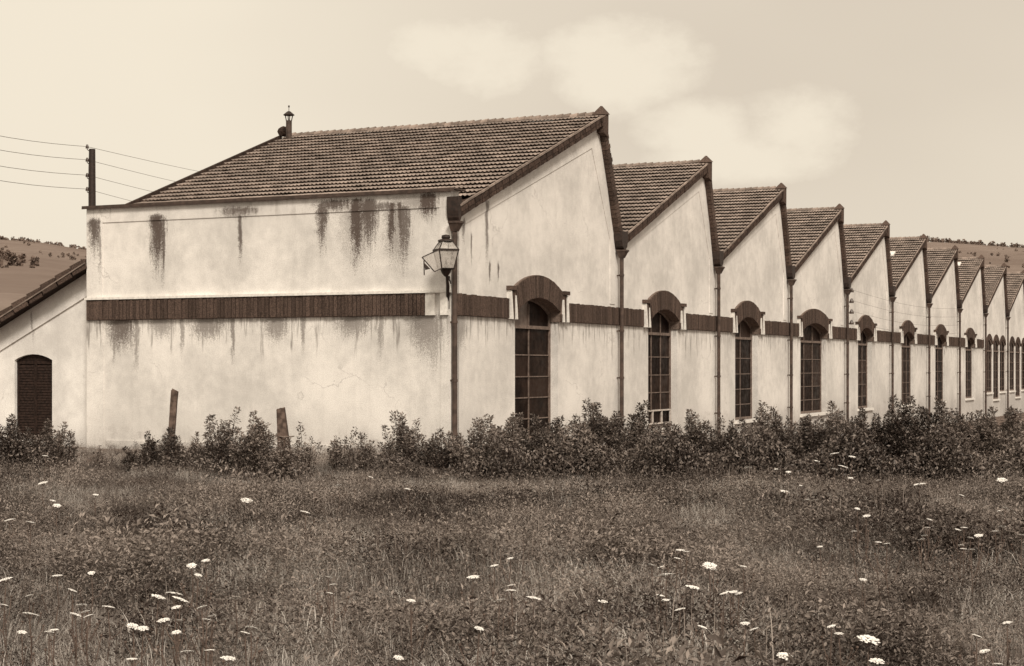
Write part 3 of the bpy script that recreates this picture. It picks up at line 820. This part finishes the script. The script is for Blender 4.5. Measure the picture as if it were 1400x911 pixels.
# ------------------------------------------------------------------ ground, hills
def ground_mat():
    m, nt, b = new_mat('meadow_soil', .95, .1)
    p = geo(nt); f = noise(nt, p, .35, 5, .6); g = noise(nt, p, 9, 4, .7)
    c = mixc(nt, g.sstep(.3, .7), sepia(.06), sepia(.17))
    c = mixc(nt, f.sstep(.4, .65) * .6, c, sepia(.20))
    nt.links.new(c, b.inputs['Base Color']); bump(nt, b, g, .6, .05)
    return m
q = MB()
xs = [-5000, -400, -60, -25, -12, -2, 0, 1, 2, 3, 4, 6, 9, 12, 16, 20, 25, 40, 60, 400, 5000]; ys = [-300, -30, -8, 0, 6, 12, 18, 24, 25.5, 28, 31, 34, 37, 40, 43, 46, 50, 60, 90, 400, 5000]
def gz(x, y):
    f = min(1, max(0, (y-25.5)/22))*min(1, max(0, (x+2)/6) if y < 60 else 1); return -.75*f*f*(3-2*f)
V = [(x, y, gz(x, y)) for y in ys for x in xs]; n = len(xs)
q.add(V, [(j*n+i, j*n+i+1, (j+1)*n+i+1, (j+1)*n+i) for j in range(len(ys)-1) for i in range(n-1)])
tag(q.build('ground', ground_mat()), kind='structure')
def hill_mat():
    m, nt, b = new_mat('hillside', .95, .05)
    p = geo(nt); f = noise(nt, p, .006, 5, .6); g = noise(nt, p, .05, 5, .7)
    vor = nt.nodes.new('ShaderNodeTexVoronoi'); vor.inputs['Scale'].default_value = .006; nt.links.new(p, vor.inputs['Vector'])
    sc_ = nt.nodes.new('ShaderNodeSeparateColor'); nt.links.new(vor.outputs['Color'], sc_.inputs[0])
    c = mixc(nt, X(nt, sc_.outputs[0]), sepia(.18), sepia(.235))
    c = mixc(nt, g.sstep(.35, .7) * .6, c, sepia(.15))
    c = mixc(nt, f.sstep(.55, .7) * .4, c, sepia(.15))
    nt.links.new(c, b.inputs['Base Color'])
    return m
def ridge_y(az):                  # skyline in photo pixels for a direction (tan of azimuth)
    px = 700+az*FPX
    pts = [(-1500, 340), (-400, 318), (0, 326), (60, 331), (119, 341), (400, 372), (900, 362), (1180, 334), (1260, 331), (1330, 335), (1400, 340), (1900, 330), (2600, 345)]
    for (a, ya), (b, yb) in zip(pts, pts[1:]):
        if a <= px <= b: return ya+(yb-ya)*(px-a)/(b-a)
    return 345
HR = 1500.0
def hill_z(az, y):
    top = (502-ridge_y(az))/FPX*HR+EYE
    s = (y-190)/(HR-190)
    if s <= 1: return max(0, s)**1.0*top + 2.2*math.sin(y*.013+az*9) * min(1, max(0, s)*4) - .5
    return top*(1-.35*(s-1)**1.5)
q = MB(); azs = [-1.3+2.6*i/130 for i in range(131)]; yy = [170, 190, 230, 290, 360, 440, 520, 600, 680, 760, 850, 950, 1060, 1180, 1300, 1420, 1500, 1700, 2100]
V = [(a*y, y, hill_z(a, y) if y > 180 else -1) for y in yy for a in azs]; n = len(azs)
q.add(V, [(j*n+i, j*n+i+1, (j+1)*n+i+1, (j+1)*n+i) for j in range(len(yy)-1) for i in range(n-1)])
tag(q.build('hills', hill_mat(), smooth=True), kind='structure')
M_FAR = plain('far_foliage', sepia(.19), .95, .05, .3, .35)
M_FARD = plain('far_dark_foliage', sepia(.135), .95, .05, .3, .4)
def far_wood(name, mat, spots, hmin, hmax):
    VV = []; FF = []; off = 0
    for (x, y, z) in spots:
        h = rnd.uniform(hmin, hmax); k = 46
        d = nrs.normal(size=(k, 3)); d /= np.linalg.norm(d, axis=1)[:, None]; d *= (nrs.rand(k, 1)**.4)
        c = np.array([x, y, z+h*.55]) + d*np.array([h*.42, h*.42, h*.5])
        a = nrs.normal(size=(k, 3)); a /= np.linalg.norm(a, axis=1)[:, None]
        b = np.cross(a, nrs.normal(size=(k, 3))); b /= np.linalg.norm(b, axis=1)[:, None]
        s = h*(.10+.10*nrs.rand(k, 1))
        v = np.stack([c-a*s, c+b*s, c+a*s, c-b*s], 1).reshape(-1, 3); VV.append(v)
        FF.append(np.arange(4*k).reshape(-1, 4)+off); off += 4*k
    o = link(name, np_mesh(name, np.concatenate(VV), np.concatenate(FF), mat)); o['kind'] = 'stuff'; return o
sp = []
for i in range(1500):
    a = rnd.uniform(-.55, .55)
    if -.24 < a < .20: continue
    y = HR*rnd.uniform(.97, 1.0); sp.append((a*y, y, hill_z(a, y)-1))
far_wood('ridge_woodland', M_FAR, sp, 2.5, 6.0)
sp = []
for i in range(24):
    t = rnd.random()
    px = -60+112*t; y = 690+rnd.uniform(-25, 25); a = (px-700)/FPX
    sp.append((a*y, y, hill_z(a, y)-1.0))
for i in range(26):
    px = rnd.uniform(-60, 14); y = 730+rnd.uniform(-30, 40); a = (px-700)/FPX; sp.append((a*y, y, hill_z(a, y)-1.0))
far_wood('hillside_woodland', M_FARD, sp, 2.5, 5.5)
sp = []
for i in range(700):
    a = rnd.choice((rnd.uniform(-.42, -.22), rnd.uniform(.19, .42))); y = rnd.uniform(560, 1450)
    if math.sin(a*60+y*.011)+math.sin(y*.023-a*31)+rnd.uniform(-.6, .6) > .3: sp.append((a*y, y, hill_z(a, y)-.6))
far_wood('hillside_bushes', M_FAR, sp, 1.0, 3.0)

# ------------------------------------------------------------------ vegetation
def leaf_mat(name, dark, light, rough=.55, spec=.3, patch=.5, thin=.3, amp=1.0):
    m, nt, b = new_mat(name, rough, spec)
    r = X(nt, geo(nt, 'Random Per Island'))
    o = X(nt, nt.nodes.new('ShaderNodeObjectInfo').outputs['Random'])
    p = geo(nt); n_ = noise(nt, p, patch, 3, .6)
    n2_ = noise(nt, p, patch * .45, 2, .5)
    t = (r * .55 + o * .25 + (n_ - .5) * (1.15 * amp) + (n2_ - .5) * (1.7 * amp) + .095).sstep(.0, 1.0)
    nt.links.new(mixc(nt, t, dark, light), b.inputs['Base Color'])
    tr = nt.nodes.new('ShaderNodeBsdfTranslucent'); mx = nt.nodes.new('ShaderNodeMixShader'); mx.inputs[0].default_value = thin
    nt.links.new(b.inputs['Base Color'].links[0].from_socket, tr.inputs['Color'])
    nt.links.new(b.outputs[0], mx.inputs[1]); nt.links.new(tr.outputs[0], mx.inputs[2])
    nt.links.new(mx.outputs[0], nt.nodes['Material Output'].inputs['Surface'])
    return m
M_LEAF = leaf_mat('shrub_leaf', sepia(.022), sepia(.33), .45, .4, 2.0, .13, .35)
M_STEM = plain('shrub_stem', sepia(.05), .9, .1, 20, .3)
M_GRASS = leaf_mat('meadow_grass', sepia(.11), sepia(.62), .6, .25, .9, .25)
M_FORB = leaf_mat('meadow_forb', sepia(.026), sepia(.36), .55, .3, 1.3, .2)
M_STRAW = leaf_mat('meadow_straw', sepia(.18), sepia(.42), .7, .2, 2.0)
M_UMBEL = plain('umbel_white', sepia(.80), .8, .1, 60, .10)
M_FSTEM = plain('flower_stem', sepia(.12), .8, .2, 20, .3)

def leaves(centres, dirs, length, width, rs):
    """folded rhombic leaves: base, left, tip, right"""
    k = len(centres)
    d = dirs/np.maximum(1e-6, np.linalg.norm(dirs, axis=1))[:, None]
    up = rs.normal(size=(k, 3))*.6 + np.array([0, 0, 1.0])
    s = np.cross(d, up); s /= np.maximum(1e-6, np.linalg.norm(s, axis=1))[:, None]
    n = np.cross(s, d)
    L = length[:, None]; W = width[:, None]
    b = centres; t = centres + d*L - n*L*.15; m = centres + d*L*.45
    v = np.stack([b, m - s*W*.5 + n*W*.22, t, m + s*W*.5 + n*W*.22], 1).reshape(-1, 3)
    i = np.arange(k)*4
    f = np.concatenate([np.stack([i, i+1, i+2], 1), np.stack([i, i+2, i+3], 1)])
    return v, f
def shrub_mesh(seed, h, r, nst, dens, leaf=.034):
    rs = np.random.RandomState(seed); C = []; D = []; st = MB()
    for k in range(nst):
        ang = rs.rand()*2*math.pi; rr = r*math.sqrt(rs.rand())
        base = np.array([math.cos(ang)*rr*.65, math.sin(ang)*rr*.65, -.02])
        edge = 1 - .35*(rr/r)**2
        hh = h*edge*(rs.uniform(.55, .9) if k > max(2, nst*.14) else rs.uniform(.95, 1.03))
        if k == 0: base[:2] *= .2; hh = h
        tilt = np.array([math.cos(ang), math.sin(ang), 0])*rr*.45 + np.append(rs.normal(size=2)*.05, 0)
        P = []
        for i in range(5):
            s = i/4; P.append(base + np.array([0, 0, hh*s]) + tilt*s**1.3 + np.append(rs.normal(size=2)*.012, 0)*(i > 0))
        st.tube(P, [.005, .0045, .004, .003, .0015], 4, False)
        nl = int(hh*dens)
        t = rs.rand(nl)**.8*.94+.06
        P = np.array(P); idx = np.minimum((t*4).astype(int), 3); fr = (t*4-idx)[:, None]
        c = P[idx]*(1-fr)+P[idx+1]*fr
        az_ = rs.rand(nl)*2*math.pi
        spread = (.10*(1-t)**.6+.012)*rs.rand(nl)**.6*min(1.3, h/.8)
        off = np.stack([np.cos(az_), np.sin(az_), rs.normal(size=nl)*.4+.3], 1)
        C.append(c+off*spread[:, None]); D.append(off + np.array([0, 0, .35]) + rs.normal(size=(nl, 3))*.45)
    C = np.concatenate(C); D = np.concatenate(D); k = len(C)
    ln = leaf*rs.uniform(.65, 1.35, k)
    v, f = leaves(C, D, ln, ln*rs.uniform(.38, .55, k), rs)
    return np_mesh('foliage', v, f, M_LEAF), st.mesh('stem', M_STEM)
def shrub(seed, px, ytop, hwpx, z, nst, dens, label, group=None, leaf=.034, ysq=1.0, cat='shrub'):
    X0 = (px-700)/FPX*z; h = EYE-(ytop-502)/FPX*z; r = hwpx/FPX*z
    e = empty('shrub', (X0, z, 0)); tag(e, label, cat, group)
    a, b = shrub_mesh(seed, h, r, nst, dens, leaf)
    link('foliage', a, e); link('stem', b, e)
    return e
SH = [
 (28, 566, 42, 19.6, 34, 260, 'dense dark shrub at the far left, under the shuttered window'),
 (78, 572, 30, 19.8, 26, 240, 'rounded dark shrub to the right of the shuttered window'),
 (140, 607, 20, 20.6, 8, 90, 'very low sparse shrub below the left corner of the workshop'),
 (202, 590, 26, 19.9, 26, 240, 'low dense shrub left of the taller leaning post'),
 (236, 583, 20, 19.7, 20, 250, 'narrow shrub growing round the taller leaning post'),
 (262, 590, 18, 19.8, 16, 240, 'low rounded shrub just right of the taller leaning post'),
 (304, 557, 24, 19.8, 20, 190, 'open shrub with one thin sprig shooting up between the two posts'),
 (343, 562, 24, 19.7, 36, 260, 'tall bushy round shrub left of the short tapered post'),
 (384, 600, 22, 19.4, 24, 260, 'dense low shrub covering the foot of the short tapered post'),
 (415, 576, 18, 19.8, 10, 130, 'thin shrub with two upright sprigs right of the short tapered post'),
 (468, 583, 26, 20.0, 16, 140, 'sparse low shrub with pale gaps in front of the short end'),
 (500, 590, 18, 19.9, 14, 150, 'small low shrub with a pale gap on its right side'),
 (553, 561, 36, 19.6, 34, 200, 'shrub with tall pointed sprigs at the corner, left of the first downpipe'),
 (605, 585, 26, 19.5, 28, 200, 'low leafy shrub at the foot of the lantern downpipe'),
 (645, 566, 34, 19.4, 34, 190, 'loose pale-gapped shrub between corner downpipe and first window'),
 (698, 564, 34, 19.2, 44, 260, 'thick shrub below the left jamb of the first arched window'),
 (752, 566, 34, 19.1, 46, 280, 'thick dark shrub below the right jamb of the first arched window'),
 (815, 546, 34, 19.0, 46, 260, 'tall shrub left of the second downpipe, with two top sprigs'),
 (868, 548, 30, 19.0, 40, 240, 'shrub with a high sprig between second downpipe and second window'),
 (912, 584, 30, 18.9, 40, 260, 'low trimmed-looking shrub under the pale casement of the second window'),
 (962, 560, 34, 18.8, 46, 260, 'rounded shrub in front of the third downpipe'),
 (1010, 572, 32, 18.7, 44, 270, 'dense shrub under the third arched window'),
 (1050, 549, 28, 18.7, 40, 260, 'shrub with forked top sprigs between third window and fourth downpipe'),
 (1096, 566, 34, 18.6, 50, 280, 'dense shrub beneath the widest arched window'),
 (1140, 548, 32, 18.5, 50, 270, 'tall shrub left of the downpipe with the insulators'),
 (1184, 558, 34, 18.4, 52, 280, 'dense shrub under the fifth arched window'),
 (1238, 541, 38, 18.3, 60, 280, 'tallest spreading shrub in the right half of the hedge'),
 (1292, 547, 36, 18.2, 58, 280, 'dark shrub under the seventh arched window'),
 (1340, 556, 34, 18.2, 54, 280, 'dark shrub under the eighth arched window'),
 (1385, 557, 36, 18.1, 56, 280, 'dark shrub just inside the right edge of the picture'),
 (1428, 556, 40, 18.0, 60, 280, 'dark shrub cut off by the right edge of the picture'),
]
for i, (px, yt, hw, z, n, dn, lb) in enumerate(SH):
    shrub(100+i, px, yt, hw, z, int(n*1.3), dn*(1.9 if px > 660 else (1.25 if 395 < px < 530 else 1.6)), lb, 'shrubs of the hedge in front of the workshop')
# hedge underplanting: the low dark tangle nobody could count
def tangle():
    C = []; D = []
    rs = np.random.RandomState(5)
    for (px0, px1, n, hmx) in ((670, 1500, 46000, .56), (525, 670, 3600, .26), (180, 420, 3200, .22), (420, 495, 500, .12), (-150, 105, 6000, .36), (1500, 1800, 9000, .6)):
        px = rs.uniform(px0, px1, n); z = np.interp(px, [0, 700, 1400], [19.7, 18.9, 17.8]) + rs.normal(size=n)*.35
        h = rs.rand(n)*hmx*(1+.3*np.sin(px*.05))
        C.append(np.stack([(px-700)/FPX*z, z, h], 1)); D.append(rs.normal(size=(n, 3))+np.array([0, 0, .4]))
    C = np.concatenate(C); D = np.concatenate(D); k = len(C); ln = .04*rs.uniform(.6, 1.4, k)
    v, f = leaves(C, D, ln, ln*.48, rs)
    o = link('hedge_undergrowth', np_mesh('hedge_undergrowth', v, f, M_LEAF)); o['kind'] = 'stuff'
tangle()

# posts in the hedge
def post(px, ytop, z, wb, wt, dpx, label):
    X0 = (px-700)/FPX*z; h = EYE-(ytop-502)/FPX*z; dx = dpx/FPX*z
    e = empty('fence_post', (X0, z, 0)); tag(e, label, 'post')
    q = MB(); N = 6; V = []; n = 8
    rs = random.Random(px)
    for i in range(N+1):
        s = i/N; w = wb+(wt-wb)*s
        for k in range(n):
            t = 2*math.pi*k/n; sq = 1/max(abs(math.cos(t)), abs(math.sin(t)))**.6
            r = w/2*sq*(1+rs.uniform(-.05, .05)); V.append((dx*s+r*math.cos(t), r*math.sin(t), -.05+(h+.05)*s+(rs.uniform(-.03, .02) if i == N else 0)))
    F = [(i*n+k, i*n+(k+1) % n, (i+1)*n+(k+1) % n, (i+1)*n+k) for i in range(N) for k in range(n)] + [tuple(range(N*n, N*n+n))]
    q.add(V, F); q.build('shaft', M_POST, e)
    return e, h
post(230, 533, 20.1, .085, .085, 9, 'taller slim grey post leaning right, among the low shrubs')
e, h = post(392, 558, 20.0, .20, .105, -8, 'short thick tapered post beside the round shrub')
q = MB(); q.tube([(-.14, -.02, h*.62), (-.02, -.11, h*.60), (.09, -.02, h*.61)], .008, 5); q.build('wire_tie', M_RTILE, e)

# meadow: grass and forb clumps scattered as one mass
def blade_clump(seed, n, h, spread, w, mat, name, lean=.35):
    rs = np.random.RandomState(seed); V = []; F = []; off = 0
    for _ in range(n):
        a = rs.rand()*2*math.pi; r = spread*math.sqrt(rs.rand()); b = np.array([r*math.cos(a), r*math.sin(a), -.01])
        hh = h*rs.uniform(.5, 1.05); t = rs.rand()*2*math.pi; ln = hh*lean*rs.uniform(.2, 1.6); dr = np.array([math.cos(t), math.sin(t), 0])
        sd_ = np.array([-math.sin(t+rs.normal()*.5), math.cos(t), 0])*w*rs.uniform(.6, 1.3)/2
        pts = [b, b+np.array([0,0,hh*.4])+dr*ln*.18, b+np.array([0,0,hh*.78])+dr*ln*.55, b+np.array([0,0,hh*(1-.15*rs.rand())])+dr*ln]
        ws = [1, .9, .65]
        for p, ww in zip(pts[:3], ws): V += [p-sd_*ww, p+sd_*ww]
        V.append(pts[3])
        F += [(off, off+1, off+3), (off, off+3, off+2), (off+2, off+3, off+5), (off+2, off+5, off+4), (off+4, off+5, off+6)]; off += 7
    return np_mesh(name, np.array(V), np.array(F), mat)
def forb_clump(seed, nst, h, spread, leaf, mat, name):
    rs = np.random.RandomState(seed); C = []; D = []
    for _ in range(nst):
        a = rs.rand()*2*math.pi; r = spread*math.sqrt(rs.rand()); hh = h*rs.uniform(.45, 1.05); nl = int(9+10*hh/.3)
        t = rs.rand(nl)**.75; az_ = rs.rand(nl)*2*math.pi
        off = np.stack([np.cos(az_), np.sin(az_), rs.normal(size=nl)*.5+.55], 1)
        lean = rs.normal(size=2)*.08
        c = np.stack([r*math.cos(a)+lean[0]*t, r*math.sin(a)+lean[1]*t, hh*t], 1)+off*.012
        C.append(c); D.append(off)
    C = np.concatenate(C); D = np.concatenate(D); ln = leaf*rs.uniform(.6, 1.4, len(C))
    v, f = leaves(C, D, ln, ln*rs.uniform(.32, .5, len(C)), rs)
    return np_mesh(name, v, f, mat)
protos = bpy.data.collections.new('meadow_sources')      # never linked: only a source of shapes
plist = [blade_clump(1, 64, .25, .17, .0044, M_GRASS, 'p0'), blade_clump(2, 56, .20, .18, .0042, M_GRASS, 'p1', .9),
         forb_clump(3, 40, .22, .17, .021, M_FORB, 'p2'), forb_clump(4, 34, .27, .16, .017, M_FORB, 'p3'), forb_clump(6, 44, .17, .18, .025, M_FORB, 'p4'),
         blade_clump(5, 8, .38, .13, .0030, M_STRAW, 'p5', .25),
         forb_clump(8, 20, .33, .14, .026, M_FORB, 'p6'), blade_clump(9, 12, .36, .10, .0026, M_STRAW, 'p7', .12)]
for i, me in enumerate(plist): protos.objects.link(bpy.data.objects.new('clump_%d' % i, me))
def vnoise(x, y, s, seed):
    rs = np.random.RandomState(seed); G = rs.rand(64, 64); xi = x/s; yi = y/s
    i = np.floor(xi).astype(int); j = np.floor(yi).astype(int); fx = xi-i; fy = yi-j
    fx = fx*fx*(3-2*fx); fy = fy*fy*(3-2*fy)
    g = lambda a, b: G[a % 64, b % 64]
    return (g(i,j)*(1-fx)+g(i+1,j)*fx)*(1-fy)+(g(i,j+1)*(1-fx)+g(i+1,j+1)*fx)*fy
def scatter_meadow():
    rs = np.random.RandomState(21)
    pts = []
    for (z0, z1, dens) in ((3.2, 7, 190), (7, 11, 150), (11, 15.5, 115), (15.5, 21, 85), (21, 27, 22)):
        w1 = .31*z1*1.25+1.0; n = int((z1-z0)*2*w1*dens)
        y = rs.uniform(z0, z1, n); x = rs.uniform(-w1, w1, n)
        ok = np.abs(x) < .31*y*1.25+1.0
        # keep off the workshop and annex floors
        U = (x-CORNER.x)*ST+(y-CORNER.y)*CT; Vv = -(x-CORNER.x)*CT+(y-CORNER.y)*ST
        ok &= ~((U > -.12) & (Vv > -.15))
        pts.append(np.stack([x[ok], y[ok]], 1))
    P = np.concatenate(pts); x, y = P[:, 0], P[:, 1]; n = len(P)
    a = vnoise(x+50, y*.6+50, 1.1, 1); b = vnoise(x+80, y*.5+50, 2.6, 2); c = vnoise(x+10, y+90, .55, 3)
    patch = .40*a+.42*b+.18*c
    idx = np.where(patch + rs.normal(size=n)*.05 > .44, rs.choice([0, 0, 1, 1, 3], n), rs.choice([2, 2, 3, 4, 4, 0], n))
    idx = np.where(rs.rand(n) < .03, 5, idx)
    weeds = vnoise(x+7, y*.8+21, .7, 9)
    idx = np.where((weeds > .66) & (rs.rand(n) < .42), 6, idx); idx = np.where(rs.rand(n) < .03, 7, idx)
    scl = (.48+1.10*vnoise(x+30, y*.7+30, .9, 5)+rs.normal(size=n)*.10)*np.interp(y, [3, 7, 14, 18.5, 21, 27], [.92, .95, .92, .80, .6, .5])
    scl *= np.where((x > -9) & (y > 17.6) & (y < 20), .85, 1)
    me = bpy.data.meshes.new('grass'); me.vertices.add(n)
    me.vertices.foreach_set('co', np.stack([x, y, np.zeros(n)], 1).astype(np.float32).ravel())
    for nm, ty, dat in (('scl', 'FLOAT', scl.astype(np.float32)), ('rot', 'FLOAT', (rs.rand(n)*6.283).astype(np.float32)), ('pick', 'INT', idx.astype(np.int32))):
        me.attributes.new(nm, ty, 'POINT').data.foreach_set('value', dat)
    o = link('meadow_grass', me); o['kind'] = 'stuff'
    ng = bpy.data.node_groups.new('meadow', 'GeometryNodeTree')
    ng.interface.new_socket('Geometry', in_out='INPUT', socket_type='NodeSocketGeometry'); ng.interface.new_socket('Geometry', in_out='OUTPUT', socket_type='NodeSocketGeometry')
    N = ng.nodes.new; gi = N('NodeGroupInput'); go = N('NodeGroupOutput'); ip = N('GeometryNodeInstanceOnPoints'); ci = N('GeometryNodeCollectionInfo')
    ci.inputs['Collection'].default_value = protos; ci.inputs['Separate Children'].default_value = True; ci.inputs['Reset Children'].default_value = True
    def attr(nm, ty):
        k = N('GeometryNodeInputNamedAttribute'); k.data_type = ty; k.inputs['Name'].default_value = nm; return k.outputs['Attribute']
    cx = N('ShaderNodeCombineXYZ')
    lk = ng.links.new
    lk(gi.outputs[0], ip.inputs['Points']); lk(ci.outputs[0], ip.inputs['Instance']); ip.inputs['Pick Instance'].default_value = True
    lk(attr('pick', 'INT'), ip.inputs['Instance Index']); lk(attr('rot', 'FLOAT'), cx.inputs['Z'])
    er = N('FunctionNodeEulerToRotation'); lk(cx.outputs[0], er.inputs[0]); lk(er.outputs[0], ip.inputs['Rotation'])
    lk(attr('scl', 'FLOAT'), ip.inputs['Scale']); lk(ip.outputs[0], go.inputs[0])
    md = o.modifiers.new('scatter', 'NODES'); md.node_group = ng
    print('clumps', n)
scatter_meadow()

# ------------------------------------------------------------------ wild carrot flowers
def umbel_mesh(seed):
    rs = random.Random(seed); m = MB(); N = 34
    for i in range(N):
        r = .5*math.sqrt((i+.5)/N); a = i*2.39996+rs.uniform(-.15, .15); z = .07*(1-(r/.5)**2)+rs.uniform(-.012, .012)+.05
        c = Vector((r*math.cos(a), r*math.sin(a), z)); s = rs.uniform(.075, .11)
        V = [c+Vector((0, 0, .035))]; 
        for k in range(6):
            t = 2*math.pi*k/6; V.append(c+Vector((s*math.cos(t), s*math.sin(t), rs.uniform(-.015, .01))))
        m.add(V, [(0, 1+k, 1+(k+1) % 6) for k in range(6)])
    return m.mesh('umbel', M_UMBEL)
def ray_mesh(seed):
    rs = random.Random(seed); m = MB()
    for i in range(12):
        a = 2*math.pi*i/12; m.bar((0, 0, -.30), (.36*math.cos(a), .36*math.sin(a), .06), .014)
    return m.mesh('rays', M_FSTEM)
UM = [umbel_mesh(i) for i in range(4)]; RM = ray_mesh(1)
stem_q = MB(); stem_q.tube([(0, 0, 0), (.012, .006, .35), (-.006, .004, .7), (0, 0, 1)], [.0034, .0030, .0026, .0022], 5); 
for (z0, dx0, dy0, z1) in ((.52, .07, .02, .80), (.66, -.05, .045, .88)):
    stem_q.tube([(0, 0, z0), (dx0*.6, dy0*.6, z0+.08), (dx0, dy0, z1)], [.0028, .0022, .0018], 5)
    stem_q.tube([(dx0, dy0, z1), (dx0, dy0, z1+.015), (dx0, dy0, z1+.03)], [.002, .006, .004], 6)
SM = stem_q.mesh('stem', M_FSTEM)
FL = [(13,712,14),(42,715,12),(59,661,13),(61,640,9),(62,624,8),(78,692,11),(72,685,8),(131,677,8),(337,685,16),(281,767,11),(262,774,13),(271,787,11),(125,784,10),
 (78,788,14),(8,793,18),(99,808,12),(40,815,10),(216,817,19),(238,813,22),(246,821,24),(241,831,13),(322,819,16),(276,831,15),(112,828,14),(148,831,17),(41,841,21),(103,841,15),
 (117,837,9),(121,843,13),(224,849,18),(182,857,17),(196,860,15),(283,848,12),(290,843,9),(343,859,16),(335,866,11),(67,865,12),(74,862,10),(30,865,10),(241,865,11),(256,892,17),
 (287,890,10),(312,901,20),(180,902,13),(6,828,8),(244,849,12),
 (417,701,13),(463,664,9),(430,671,7),(507,653,7),(557,669,8),(647,790,17),(676,774,11),(698,764,8),(699,801,11),(699,808,13),(683,822,16),(730,819,20),(824,823,13),(449,790,9),(455,800,9),(452,812,10),(562,822,9),
 (930,753,12),(939,755,9),(926,764,9),(891,773,10),(903,776,8),(911,787,20),(970,774,19),(975,780,7),(947,804,19),(903,815,11),(910,821,10),(930,834,15),(990,812,9),(998,810,8),(960,858,7),
 (1016,775,9),(1003,810,12),(1019,853,11),(1031,861,13),(1073,898,21),(1188,876,31),(1199,905,20),(1137,857,9),(1147,867,7),(1335,870,13),(1346,891,10),(1364,909,10),(1377,852,10),(1264,733,9),(1180,793,7),(1121,748,7),
 (1073,673,14),(1141,621,12),(1165,625,9),(1153,639,13),(1141,642,8),(1117,631,7),(1078,646,8),(1061,642,6),(1163,654,7),(1201,657,6),(1257,663,15),(1370,657,14),(1096,665,7),(1104,684,9),(1119,684,8),
 (1172,696,7),(1185,706,10),(1315,678,8),(1271,711,8),(1268,722,7),(1260,738,8),(1213,744,7),(1201,742,5),(1310,725,9),(1318,722,9),(1370,721,11),(1361,727,9),(1338,733,11),(1327,736,9),(1314,746,8),(1317,751,7),(1328,752,7),(1397,732,8),(1374,695,8),(1367,699,8),(1168,727,6),
 (1010,812,8),(1023,640,10),(655,860,8),(545,900,9)]
NAMED = {(1188,876): 'largest white wild carrot umbel, low down in the right of the meadow', (1199,905): 'white umbel at the bottom edge right below the largest umbel',
 (1073,898): 'white domed umbel at the bottom edge, left of the largest umbel', (246,821): 'brightest broad white umbel in the cluster at lower left', (417,701): 'lone white umbel in the open grass below the first shrubs',
 (337,685): 'lone flat white umbel below the short tapered post', (911,787): 'broad flat white umbel in the middle-right flower group', (730,819): 'broadest white umbel below the first arched window',
 (41,841): 'broad flat white umbel near the left edge of the meadow', (312,901): 'white umbel at the bottom edge in the left part of the meadow', (1257,663): 'white umbel at the dark hedge foot under the sixth and seventh windows',
 (1370,657): 'white umbel at the hedge foot by the right edge', (1073,673): 'white umbel in pale grass in front of the hedge under the widest window', (947,804): 'tilted narrow white umbel right of the middle-right flower group'}
MARKS = [(0, 'the left edge'), (46, 'the shuttered window'), (84, 'the rounded far-left shrub'), (122, 'the left corner of the workshop'), (178, 'the low shrub left of the leaning post'), (236, 'the leaning post'),
 (300, 'the open shrub between the posts'), (343, 'the round bushy shrub'), (388, 'the short tapered post'), (440, 'the low gap right of the tapered post'), (490, 'the darkest wall stain'), (553, 'the pointed sprigs near the corner'), (618, 'the lantern downpipe'), (670, 'the wall before the first window'),
 (733, 'the first arched window'), (790, 'the wall before the second downpipe'), (843, 'the second downpipe'), (905, 'the second window'), (977, 'the third downpipe'), (1018, 'the third window'), (1076, 'the fourth downpipe'), (1112, 'the widest window'),
 (1154, 'the insulators'), (1182, 'the fifth window'), (1215, 'the sixth downpipe'), (1240, 'the sixth window'), (1264, 'the seventh downpipe'), (1286, 'the seventh window'), (1325, 'the eighth window'), (1360, 'the crowded far windows'), (1400, 'the right edge')]
ORD = ['first', 'second', 'third', 'fourth', 'fifth', 'sixth', 'seventh', 'eighth', 'ninth', 'tenth']
near = [min(MARKS, key=lambda m: abs(m[0]-f[0]))[1] for f in FL]; FLAB = []
for i, f in enumerate(FL):
    col = sorted([(g[1], j) for j, g in enumerate(FL) if near[j] == near[i]]); k = [j for _, j in col].index(i)
    FLAB.append(NAMED.get(f[:2]) or (('only white umbel straight below ' if len(col) == 1 else ORD[k]+' white umbel from the hedge straight below ') + near[i]))
for i, (px, py, sz) in enumerate(FL):
    rs = random.Random(i*7+1)
    h = rs.uniform(.34, .46) if py > 690 else rs.uniform(.31, .38)
    z = FPX*(EYE-h)/(py-502)
    if z > 17.4: z = 17.4+rs.uniform(-.3, .1); h = EYE-(py-502)*z/FPX
    e = empty('wild_carrot', ((px-700)/FPX*z, z, 0), rs.uniform(0, 6.28))
    dia = min(.105, max(.034, (sz+.3)*z/FPX))
    s = link('stem', SM, e); s.scale = (1, 1, h-.3*dia)
    u = link('umbel', UM[i % 4], e); u.location = (0, 0, h); u.scale = (dia, dia, dia*.95); u.rotation_euler = (rs.uniform(-.32, .30), rs.uniform(-.3, .3), 0)
    r = link('rays', RM, u)
    tag(e, FLAB[i], 'flower', 'wild carrot flowers in the meadow')
